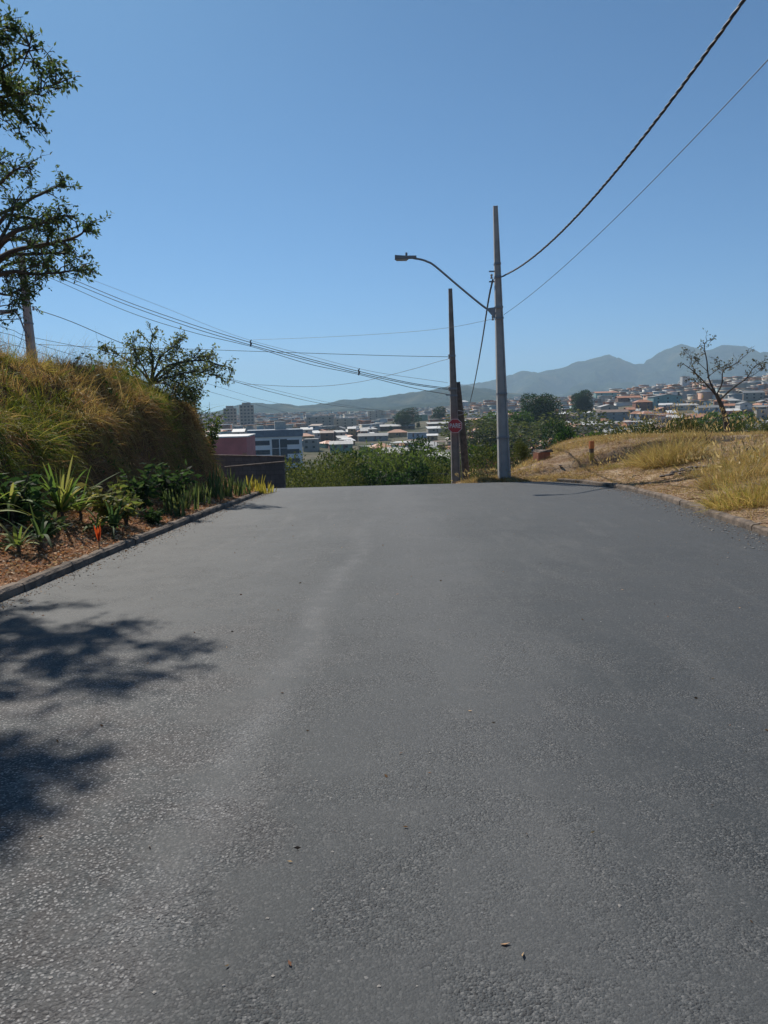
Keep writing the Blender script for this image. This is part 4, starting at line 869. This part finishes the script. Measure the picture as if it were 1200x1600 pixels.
# red bract
p = at(152, 812, 10.4); e = empty('red_bract_plant', (p[0], 10.4, float(H(p[0], 10.4))), 0, 'single orange-red flower bract rising from the bed', 'flower')
n = 9; a = U(0, 6.28, n); v = ribbons(np.zeros((n, 3))+[0, 0, .1], unit(np.stack([np.cos(a)*.2, np.sin(a)*.2, np.ones(n)], 1)), U(.16, .3, n), .045, .1, pal(n, [(.55, .09, .03), (.6, .16, .05)]), 4, belly=.4); grid_mesh('bracts', v[0], v[1], M['leaf'], v[2], parent=e)
MB().tube([(0, 0, -.03), (0, 0, .14)], .008, 5).build('stem', M['bark'], e)
def leafy(px, py, D, hgt, rad, n, ls, label, cols, stems=9, asp=.4, name='leafy_shrub'):
    p = at(px, py, D); x, y = p[0], D; z = float(H(x, y)); e = empty(name, (x, y, z), 0, label, 'shrub', 'plants along the bed below the bank'); sb = MB(); P = []; Dv = []
    for k in range(stems):
        a = U(0, 2*PI); tip = np.array([math.cos(a)*rad*U(.2, 1), math.sin(a)*rad*U(.2, 1), hgt*U(.55, 1)]); q = np.array([[0, 0, -.03], tip*[.35, .35, .55], tip]); sb.tube(q, [.014, .01, .004], 4)
        for _ in range(n//stems):
            t_ = U(.25, 1); c = q[0]*(1-t_)**2+2*q[1]*t_*(1-t_)+q[2]*t_*t_; d = unit(rng.normal(size=3)*[1, 1, .5]+np.array([0, 0, -.05])); P.append(c+d*.03); Dv.append(d)
    sb.build('stems', M['bark'], e); v = diamonds(np.array(P), np.array(Dv), U(.6, 1.25, len(P))*ls, asp, pal(len(P), cols)); grid_mesh('leaves', v[0], v[1], M['leaf'], v[2], parent=e)
DG = [(.04, .085, .03), (.06, .11, .04), (.03, .06, .025)]
leafy(226, 796, 13.9, .95, .42, 340, .17, 'tall dark leafy shrub in shade midway along the bed', DG)
leafy(196, 790, 12.5, .6, .3, 240, .15, 'light green leafy shrub left of the dark shrub', [(.12, .18, .05), (.09, .15, .045), (.18, .19, .06)])
leafy(172, 800, 12, .75, .4, 260, .17, 'yellowing leafy shrub behind the strap plants', [(.14, .18, .05), (.22, .20, .07)])
leafy(240, 802, 13.158, .28, .3, 300, .11, 'low dark green bush at the front of the bed', DG)
leafy(265, 770, 15, 1.0, .6, 380, .16, 'dark shrub under the bank overhang beyond the tall one', DG)
leafy(30, 800, 10.4, .8, .6, 330, .2, 'dark broad-leaved shrub behind the left strap plants', DG)
leafy(70, 830, 10.34, .3, .28, 160, .15, 'pale broad-leaved herb at the foot of the strap plants', [(.13, .17, .06), (.09, .13, .05)])
leafy(326, 700, 21.7, 1.9, .6, 800, .12, 'green vine-covered bush at the far end of the bank', [(.07, .12, .035), (.10, .14, .04)], stems=16)
leafy(300, 690, 21.5, 2.7, .6, 800, .12, 'upper green bush at the bank end under the feathery tree', [(.07, .11, .035), (.09, .13, .04)], stems=14)
SN = [(.10, .15, .06), (.15, .19, .07), (.07, .11, .05)]
for k, (px, py, D, l, cc) in enumerate([(272, 775, 14.5, .62, SN), (292, 772, 15.6, .66, SN), (314, 768, 16.8, .55, SN), (335, 762, 18, .85, SN), (350, 762, 18.8, .75, SN), (365, 762, 19.6, .5, SN), (380, 763, 20.2, .42, SN),
                                       (397, 762, 21, .5, [(.38, .33, .06), (.48, .40, .09)]), (408, 762, 21.4, .5, [(.42, .36, .07), (.5, .42, .1)]), (418, 760, 21.9, .4, [(.28, .28, .07), (.4, .34, .1)])]):
    strap_plant(px, py, D, 26, l, .05, ['first', 'second', 'third', 'fourth, tallest', 'fifth', 'sixth', 'seventh', 'left yellow', 'middle yellow', 'last and rightmost yellow'][k]+' stiff upright sword-leaved clump along the bed from the left', cc, name='sword_leaf_plant', stiff=True, group='sword-leaved plants along the bed')
# small saplings on the bank crest near the pole
leafy(78, 575, 26, 1.6, .5, 260, .13, 'wispy sapling just right of the left pole foot', [(.05, .08, .03), (.07, .1, .04)], name='sapling')
leafy(20, 580, 24, 1.4, .8, 400, .13, 'wispy dark sapling left of the left pole foot', [(.05, .08, .03), (.07, .07, .04)], name='sapling')
leafy(150, 590, 22, .8, .6, 150, .09, 'thin twiggy sapling on the bank crest', [(.07, .08, .04), (.1, .09, .05)], name='sapling')
# twig plant on lot
limb_tree('dead_shrub', [tuple(ghit(1107, 728, 10)), A(1106, 700, 23.6), A(1103, 680, 23.6)], [([A(1103, 680, 23.6), A(1098, 665, 23.6), A(1102, 650, 23.6)], .012), ([A(1105, 695, 23.6), A(1112, 675, 23.6), A(1116, 662, 23.6)], .01)], 'single dead twiggy stem standing on the vacant lot', 5, .3, .3, .05, [(.1, .08, .05)], .022)
# ================================================================== STONES
def stones(name, pts, sizes, m, lab, parent=None):
    mb = MB()
    ico = np.array([(0, 0, 1), (.89, 0, .45), (.28, .85, .45), (-.72, .53, .45), (-.72, -.53, .45), (.28, -.85, .45), (.72, .53, -.45), (-.28, .85, -.45), (-.89, 0, -.45), (-.28, -.85, -.45), (.72, -.53, -.45), (0, 0, -1)])
    fc = [(0, 1, 2), (0, 2, 3), (0, 3, 4), (0, 4, 5), (0, 5, 1), (1, 6, 2), (2, 7, 3), (3, 8, 4), (4, 9, 5), (5, 10, 1), (2, 6, 7), (3, 7, 8), (4, 8, 9), (5, 9, 10), (1, 10, 6), (6, 11, 7), (7, 11, 8), (8, 11, 9), (9, 11, 10), (10, 11, 6)]
    for p, s in zip(pts, sizes):
        v = ico*U(.75, 1.2, (12, 1))*np.array([U(.8, 1.4), U(.7, 1.1), U(.35, .6)])*s; a = U(0, 6.28); c, d = math.cos(a), math.sin(a)
        v = np.stack([v[:, 0]*c-v[:, 1]*d, v[:, 0]*d+v[:, 1]*c, v[:, 2]], 1)+p; mb.add(v, fc)
    return tag(mb.build(name, m), lab, 'gravel', kind='stuff')
M['stone'] = plain('pale_stone', (.36, .34, .31), .9, (.22, .20, .18), 40)
pts = []; sz = []
for _ in range(260):
    y = 1.9+U(0, 1)**2*6; x = U(-3.4, .2) if U() < .75 else U(-3.3, 4); s = U(.0025, .007); pts.append((x, y, prof(y)+s*.15)); sz.append(s)
for _ in range(420):
    y = U(7, 24); x = float(KR(y))-abs(rng.normal())*.35-.03; s = U(.006, .022); pts.append((x, y, prof(y)+s*.2)); sz.append(s)
for _ in range(200):
    y = U(5, 22); x = float(KL(y))+abs(rng.normal())*.18+.03; s = U(.005, .014); pts.append((x, y, prof(y)+s*.2)); sz.append(s)
stones('road_gravel', pts, sz, M['stone'], 'small loose pale stones scattered on the asphalt')
pts = []; sz = []
for _ in range(650):
    y = U(9, 31); x = float(KR(y))+U(.05, 9); s = U(.012, .05)*(1 if U() < .93 else 2); pts.append((x, y, float(H(x, y))+s*.15)); sz.append(s)
stones('lot_stones', pts, sz, plain('lot_stone', (.42, .34, .27), .9, (.25, .18, .13), 20), 'pale stones and clods strewn over the vacant lot')
# earth mound with clods
# ================================================================== POLES
def concrete_pole(px, pyb, pyt, D, wb, wt, label, lean_px=0, bands=(), name='utility_pole', base=None, rot=.0, rx=0):
    b = at(px, pyb, D) if base is None else np.array(base); tp = at(px+lean_px, pyt, D); z0 = min(float(H(b[0], b[1])), b[2])-.25
    e = empty(name, (b[0], b[1], z0), rot, label, 'utility pole', 'power line poles'); tp = tp-np.array([b[0], b[1], z0]); mb = MB(); rings = []
    for k in range(9):
        t_ = k/8; c = tp*t_; wx = (wb+(wt-wb)*t_)/2; wy = wx*.95; fl = wx*.28; rec = wy*.35
        sec = [(-wx, -wy), (-wx+fl, -wy), (-wx+fl*1.3, -wy+rec), (wx-fl*1.3, -wy+rec), (wx-fl, -wy), (wx, -wy), (wx, wy), (wx-fl, wy), (wx-fl*1.3, wy-rec), (-wx+fl*1.3, wy-rec), (-wx+fl, wy), (-wx, wy)]
        rings.append(np.array([(c[0]+q[0], c[1]+q[1], c[2]) for q in sec]))
    mb.loft(rings); mb.build('shaft', M['concrete'] if px > 760 or px < 100 else M['old_concrete'], e)
    for py in bands:
        q = at(px, py, D)[2]-z0; t_ = q/tp[2]; c = tp*t_; wx = (wb+(wt-wb)*t_)/2+.012; wy = wx*.95+.01
        bb = MB(); bb.box(c[0]-wx, c[0]+wx, c[1]-wy, c[1]+wy, q-.03, q+.03); bb.build('strap', M['steel'], e)
    return e, z0, tp
P1 = at(788.5, 750, 25)
e1, z1, tp1 = concrete_pole(788.5, 750, 322, 25, .39, .135, 'tallest grey concrete pole, carrying the curved street lamp arm', -14.5, (412, 433, 480, 497, 615, 683))
P2 = at(711.5, 751, 27)
e2, z2, tp2 = concrete_pole(713, 751, 451, 27, .33, .125, 'slimmer concrete pole behind the red stop sign', -9.5, (556, 607, 618))
# dark wooden pole beside it
b = at(730, 745, 29.5); t_ = at(714, 597, 29.5); z0 = float(H(b[0], 29.5))-.2; e = empty('wooden_pole', (b[0], 29.5, z0), 0, 'short dark weathered wooden pole leaning behind the stop sign pole', 'utility pole')
q = smooth_path([(0, 0, 0), ((t_[0]-b[0])*.5+.03, 0, (t_[2]-z0)*.5), (t_[0]-b[0], 0, t_[2]-z0)], 5); MB().tube(q, np.linspace(.16, .12, len(q)), 10).build('shaft', M['wood'], e, True)
lp = [(at(716+9*math.cos(a), 645+3.5*math.sin(a), 29.2)-np.array([b[0], 29.5, z0])) for a in np.linspace(0, 2*PI, 14)]; MB().tube(lp, .018, 5).build('wire_loop', M['cable_pale'], e)
# left pole
P3 = at(58, 585, 28)
e3, z3, tp3 = concrete_pole(56, 580, 395, 28, .36, .19, 'leaning concrete pole on top of the grassy bank at left', -23, (466, 474, 505))
# small far pole with crossarm
p = at(643, 736, 60); z0 = float(H(p[0], 60)); e = empty('far_pole', (p[0], 60, z0), 0, 'tiny pole with white crossarm just above the road crest', 'utility pole')
MB().tube([(0, 0, 0), (0, 0, p[2]-z0)], [.12, .09], 8).build('shaft', M['concrete'], e); hh = p[2]-z0; MB().box(-.3, .35, -.06, -.0, hh-.25, hh-.13).build('crossarm', M['frame'], e)
# street lamp on pole 1
def street_lamp(pts, r, head, hd, label, D, scale=1.0, mount=None):
    o = np.array(pts[0]); e = empty('street_lamp', o, 0, label, 'street lamp', 'street lamps'); q = smooth_path(pts, 8)-o; MB().tube(q, r, 8).build('arm', M['steel'], e, True)
    h0 = np.array(head)-o; d = unit(np.array(hd)); s = scale
    mb = MB(); u = d; v_ = np.array([0, 1., 0]); wv = np.cross(u, v_); wv = wv if wv[2] > 0 else -wv
    def bx(a0, a1, b0, b1, c0, c1): 
        return [h0+u*a*s+v_*b*s+wv*c*s for c in (c0, c1) for a, b in ((a0, b0), (a1, b0), (a1, b1), (a0, b1))]
    fc = [(0, 3, 2, 1), (4, 5, 6, 7), (0, 1, 5, 4), (1, 2, 6, 5), (2, 3, 7, 6), (3, 0, 4, 7)]
    b0 = bx(0, .42, -.13, .13, -.05, .06); b0[4] = b0[4]-wv*.03*s; mb.add(b0, fc); mb.add(bx(-.25, .0, -.07, .07, -.03, .05), fc); mb.build('housing', M['lamp'], e)
    MB().add(bx(.04, .38, -.10, .10, -.085, -.052), fc).build('lens', M['ceramic'], e)
    pc = h0+u*.06*s+wv*.06*s; MB().tube([pc, pc+wv*.09*s], .035*s, 8).build('photocell', M['lamp'], e)
    if mount is not None:
        m_ = np.array(mount)-o; MB().add([m_+np.array(q) for q in ((-.30, -.02, .13), (.0, -.02, .16), (.0, -.02, -.16), (-.02, -.02, -.2), (-.30, .02, .13), (.0, .02, .16), (.0, .02, -.16), (-.02, .02, -.2))], [(0, 3, 2, 1), (4, 5, 6, 7), (0, 1, 5, 4), (1, 2, 6, 5), (2, 3, 7, 6), (3, 0, 4, 7)]).build('bracket', M['steel'], e)
    return e
street_lamp([A(775, 490, 24.9), A(757, 480, 24.9), A(720, 450, 24.8), A(680, 416, 24.7), A(668, 409, 24.7), A(658, 405.5, 24.7), A(646, 403.5, 24.7)], .032, A(638, 402.5, 24.7), (-1, 0, .02), 'street lamp on a long curved arm fixed to the tallest pole', 25, 1.0, A(774, 488, 24.85))
street_lamp([A(44, 528, 27.9), A(38, 515, 27.9), A(31, 497, 27.9), A(24, 487, 27.9), A(18, 485, 27.9)], .03, A(17, 486, 27.9), (-1, 0, -.05), 'street lamp on a short arm of the leaning left pole', 28, .9)
# ---- cables
def cable(pts, r, label, m='cable', twist=0, name='power_cable', group='overhead cables', n=16, extra=None):
    q = smooth_path(pts, n); o = q[0]; mb = MB()
    if twist:
        s = np.concatenate([[0], np.cumsum(np.linalg.norm(np.diff(q, axis=0), axis=1))]); ss = np.arange(0, s[-1], twist/7.0); qq = np.stack([np.interp(ss, s, q[:, j]) for j in range(3)], 1)
        T = unit(np.gradient(qq, axis=0)); a = unit(np.cross(T, [0, 0, 1.])); b = np.cross(T, a)
        for k in range(3):
            ph = ss*2*PI/twist+k*2*PI/3; mb.tube(qq+(a*np.cos(ph)[:, None]+b*np.sin(ph)[:, None])*r*.85-o, r*(.75 if k else .9), 5)
    else: mb.tube(q-o, r, 5)
    c = mb.build(name, M[m], None, True); c.location = tuple(o); tag(c, label, 'cable', group); return c
# thick twisted cable overhead
def in_plane(px_list, p_end, m, y_end):      # wire hanging in one vertical plane from the pole to beyond the frame
    ys_, zs_ = [], []
    for px, py in px_list:
        d = ray(px, py); y = (p_end[0]+m*p_end[1])/(d[0]/d[1]+m); ys_.append(y); zs_.append(EYE+d[2]/d[1]*y)
    ys_.append(p_end[1]); zs_.append(p_end[2]); k = np.polyfit(ys_, zs_, 2, w=[1]*(len(ys_)-1)+[80])
    return [(p_end[0]+m*(p_end[1]-y), y, float(np.polyval(k, y))) for y in np.linspace(p_end[1], y_end, 16)]
cable(in_plane([(1163, 0), (1060, 142), (985, 238), (920, 318), (850, 388)], A(785, 432, 25), .06, -9), .017, 'thick twisted cable sweeping from the upper right corner to the lamp pole', twist=.62, n=6)
cable(in_plane([(1200, 92), (1110, 190), (1000, 305), (900, 398)], A(787, 492, 25), .06, -9), .0065, 'thin wire parallel below the thick twisted cable at right', name='wire', n=6)
cable([A(770, 437, 24.8), A(763, 470, 27), A(752, 540, 36), A(741, 600, 52), A(734, 630, 70)], .02, 'twisted cable dropping from the lamp pole toward the town', twist=.6)
cable([A(768, 499, 24.9), A(700, 512, 26), A(620, 520, 28), A(500, 527, 31), A(395, 531, 34)], .006, 'faint wire running left from the lamp pole above the others', 'cable_pale', name='wire')
# bundle from upper left to the stop sign pole
SPA = [(391, 537), (560, 582)]
cable([A(37, 402, 28), A(75, 420, 29), A(108, 434, 29), A(200, 472, 29), A(300, 507, 28.6), A(391, 535, 28.2), A(480, 560, 27.8), A(560, 580, 27.5), A(640, 598, 27.2), A(703, 607, 27)], .012, 'upper of two dark cables clamped together, running down to the stop pole')
cable([A(37, 402, 28), A(75, 426, 29.1), A(108, 440, 29.1), A(200, 477, 29.1), A(300, 512, 28.7), A(391, 539, 28.3), A(480, 563, 27.9), A(560, 583, 27.6), A(640, 600, 27.3), A(703, 609, 27.1)], .012, 'lower of two dark cables clamped together, running down to the stop pole')
cable([A(37, 402, 28), A(60, 428, 29), A(85, 437, 29), A(200, 487, 29), A(300, 519, 28.6), A(391, 541, 28.2), A(480, 568, 27.8), A(560, 585, 27.5), A(640, 605, 27.2), A(703, 617, 27)], .010, 'lowest dark cable of the bundle reaching the stop pole', name='power_cable')
cable([A(125, 430, 31), A(250, 478, 31), A(370, 525, 30), A(480, 555, 29), A(580, 580, 28), A(700, 598, 27)], .006, 'thin pale wire just above the clamped cable bundle', 'cable_pale', name='wire')
for (px, py), lb in zip(SPA, ('cable spacer clamp nearer the left end of the bundle', 'cable spacer clamp nearer the stop pole')):
    c = at(px, py, 28.25 if px < 500 else 27.55); e = empty('cable_spacer', c, 0, lb, 'cable clamp', 'cable spacers')
    MB().tube([(0, 0, -.10), (.03, 0, 0), (0, 0, .10)], [.02, .035, .02], 6).build('clamp_body', M['cable'], e, True); MB().tube([(.0, 0, .07), (.05, 0, .14)], .018, 6).build('clamp_hook', M['cable'], e)
# cable from the left pole through the feathery tree into town
cable([A(52, 482, 27.9), A(110, 502, 28.5), A(190, 536, 30), A(280, 570, 32), A(370, 597, 36), A(430, 614, 42), A(500, 630, 52), A(560, 638, 66), A(640, 646, 90)], .013, 'dark cable from the left pole passing behind the feathery tree')
cable([A(290, 576, 34), A(375, 596, 38), A(440, 612, 44), A(520, 630, 56), A(600, 642, 75)], .008, 'second cable beside the dark one right of the feathery tree', name='wire')
cable([A(60, 538, 28), A(170, 543, 28.4), A(280, 545, 28.5), A(400, 549, 28.2), A(520, 553, 27.8), A(620, 556, 27.3), A(702, 557.5, 27)], .009, 'nearly level cable between the left pole and the stop pole')
cable([A(-20, 505, 26), A(20, 516, 27), A(46, 526, 28), A(150, 548, 32), A(240, 575, 38), A(320, 598, 46), A(400, 622, 58), A(460, 636, 70)], .009, 'upper faint cable from left pole toward the office block', name='wire')
cable([A(-20, 515, 26), A(20, 524, 27), A(46, 534, 28), A(140, 562, 32), A(240, 588, 38), A(320, 610, 46), A(400, 632, 58), A(450, 645, 70)], .009, 'lower faint cable from left pole toward the office block', name='wire')
cable([A(-20, 528, 26), A(46, 546, 28), A(130, 572, 33), A(230, 598, 40)], .008, 'lowest cable crossing the left pole foot', name='wire')
cable([A(380, 600, 60), A(480, 604, 60), A(560, 597, 60), A(640, 578, 60), A(681, 566, 60), A(704, 560, 58)], .016, 'faint sagging wire in the middle of the sky', 'cable_pale', name='wire')
cable([A(545, 750, 62), A(600, 745, 61), A(643, 739, 60), A(700, 741, 59), A(760, 746, 58)], .02, 'low thin wire over the crest held by the tiny far pole', 'cable', name='wire')
cable([A(44, 476, 28), A(36, 520, 28.2), A(28, 552, 28.3)], .008, 'thin stay wire hanging beside the left pole', name='wire')
# pole hardware (own things fixed to poles are parts of the pole)
def hardware(e, items):
    o = np.array(e.location)
    for nm, p, kind in items:
        c = np.array(p)-o
        if kind == 'spool': MB().loft([np.stack([c[0]+r_*np.cos(np.arange(8)*PI/4), c[1]+r_*np.sin(np.arange(8)*PI/4), np.full(8, c[2]+z_)], 1) for r_, z_ in ((.03, -.07), (.045, -.05), (.025, 0), (.045, .05), (.03, .07))]).build(nm, M['ceramic'], e)
        else: MB().box(c[0]-.16, c[0]+.02, c[1]-.02, c[1]+.02, c[2]-.02, c[2]+.02).build(nm, M['steel'], e)
hardware(e1, [('insulator', A(768, 432, 24.8), 'spool'), ('bolt_bracket', A(772, 424, 24.9), 'b'), ('bolt_bracket', A(772, 440, 24.9), 'b'), ('insulator', A(770, 497, 24.9), 'spool')])
hardware(e2, [('insulator', A(702, 557, 26.9), 'spool'), ('insulator', A(702, 608, 26.9), 'spool'), ('bolt_bracket', A(704, 617, 26.95), 'b')])
hardware(e3, [('insulator', A(43, 470, 27.8), 'spool'), ('insulator', A(52, 482, 27.8), 'spool')])
# ---- stop sign
c = at(711, 665.5, 26.6); e = empty('stop_sign', c, 0, 'red octagonal sign reading PARE on the slimmer concrete pole', 'road sign')
def octo(r, y0, y1, rin=None):
    a = np.arange(8)*PI/4+PI/8; o = np.stack([r*np.cos(a), r*np.sin(a)], 1); mb = MB()
    if rin is None:
        mb.loft([np.stack([o[:, 0], np.full(8, y), o[:, 1]], 1) for y in (y1, y0)])
    else:
        i_ = o*rin/r; v = np.vstack([np.stack([q[:, 0], np.full(8, y), q[:, 1]], 1) for y in (y0, y1) for q in (o, i_)])
        f = []
        for k in range(8):
            n_ = (k+1) % 8; f += [(k, n_, 8+n_, 8+k), (16+k, 24+k, 24+n_, 16+n_), (k, 16+k, 16+n_, n_), (8+k, 8+n_, 24+n_, 24+k)]
        mb.add(v, f)
    return mb
RS = .265
octo(RS, -.006, .0).build('plate', M['red'], e); octo(RS*.98, -.011, -.0065, RS*.91).build('border', M['white'], e)
cu = bpy.data.curves.new('lettering', 'FONT'); cu.body = 'PARE'; cu.align_x = 'CENTER'; cu.align_y = 'CENTER'; cu.size = .20; cu.extrude = .003; cu.offset = .004
to = bpy.data.objects.new('tmp', cu); C.collection.objects.link(to); dg = bpy.context.evaluated_depsgraph_get(); me = bpy.data.meshes.new_from_object(to.evaluated_get(dg)); bpy.data.objects.remove(to)
me.materials.clear(); me.materials.append(M['white']); lt = link('lettering', me, e); lt.rotation_euler = (PI/2, 0, 0); lt.location = (0, -.0105, 0); lt.scale = (.86, 1.1, 1)
MB().box(-.19, .19, .003, .03, -.02, .02).build('mounting_bar', M['steel'], e)
# ---- marker post
g = ghit(924, 716, 12); e = empty('marker_post', g, .2, 'small post with orange top and yellow base on the lot', 'post')
hh = 27*g[1]/1200; wv = 6.5*g[1]/1200/2
mo = plain('orange_paint', (.62, .20, .05), .7, (.5, .17, .05), 9); my = plain('yellow_paint', (.50, .38, .08), .8, (.35, .27, .09), 12); mk = plain('dirty_grey_paint', (.14, .11, .08), .9)
MB().box(-wv, wv, -wv*.7, wv*.7, -.15, hh*.32).build('yellow_base', my, e); MB().box(-wv*.92, wv*.92, -wv*.65, wv*.65, hh*.32, hh*.56).build('dark_band', mk, e); MB().box(-wv*1.05, wv*1.05, -wv*.75, wv*.75, hh*.56, hh).build('orange_top', mo, e)
# ---- brick stump with concrete slab
g = at(846, 718, 26.8); g[2] = float(H(g[0], g[1])); D = g[1]; e = empty('brick_stump', g, .25, 'low orange brick box with cracked concrete lid at the lot edge', 'brick box'); hh = .42; e.scale = (.68, .68, .8)
MB().box(-.32, .34, -.3, .3, -.3, hh-.08).build('brickwork', plain('orange_brick', (.42, .17, .09), .9, (.30, .12, .07), 8, .5), e)
v = [(-.30, -.36, hh-.078), (.52, -.36, hh-.078), (.6, .3, hh-.078), (-.34, .36, hh-.078), (-.22, -.28, hh-.03), (.40, -.30, hh+.05), (.46, .22, hh+.0), (-.26, .24, hh+.03)]
MB().add(v, [(0, 3, 2, 1), (4, 5, 6, 7), (0, 1, 5, 4), (1, 2, 6, 5), (2, 3, 7, 6), (3, 0, 4, 7)]).build('concrete_lid', M['kerb'], e)
# ---- grey rubble heap by the tall clump
g = ghit(1078, 738, 12); pts = []; sz = []
for _ in range(60): a = U(0, 6.28); r = abs(rng.normal())*.45; pts.append((g[0]+math.cos(a)*r*1.3, g[1]+math.sin(a)*r*.5, float(H(g[0]+math.cos(a)*r, g[1]))+.12*max(0, 1-r))); sz.append(U(.03, .08))
s = stones('rubble_heap', pts, sz, plain('rubble', (.24, .2, .17), .95, (.15, .12, .1), 6), 'low grey rubble heap beside the tall straw clump'); s['category'] = 'rubble heap'
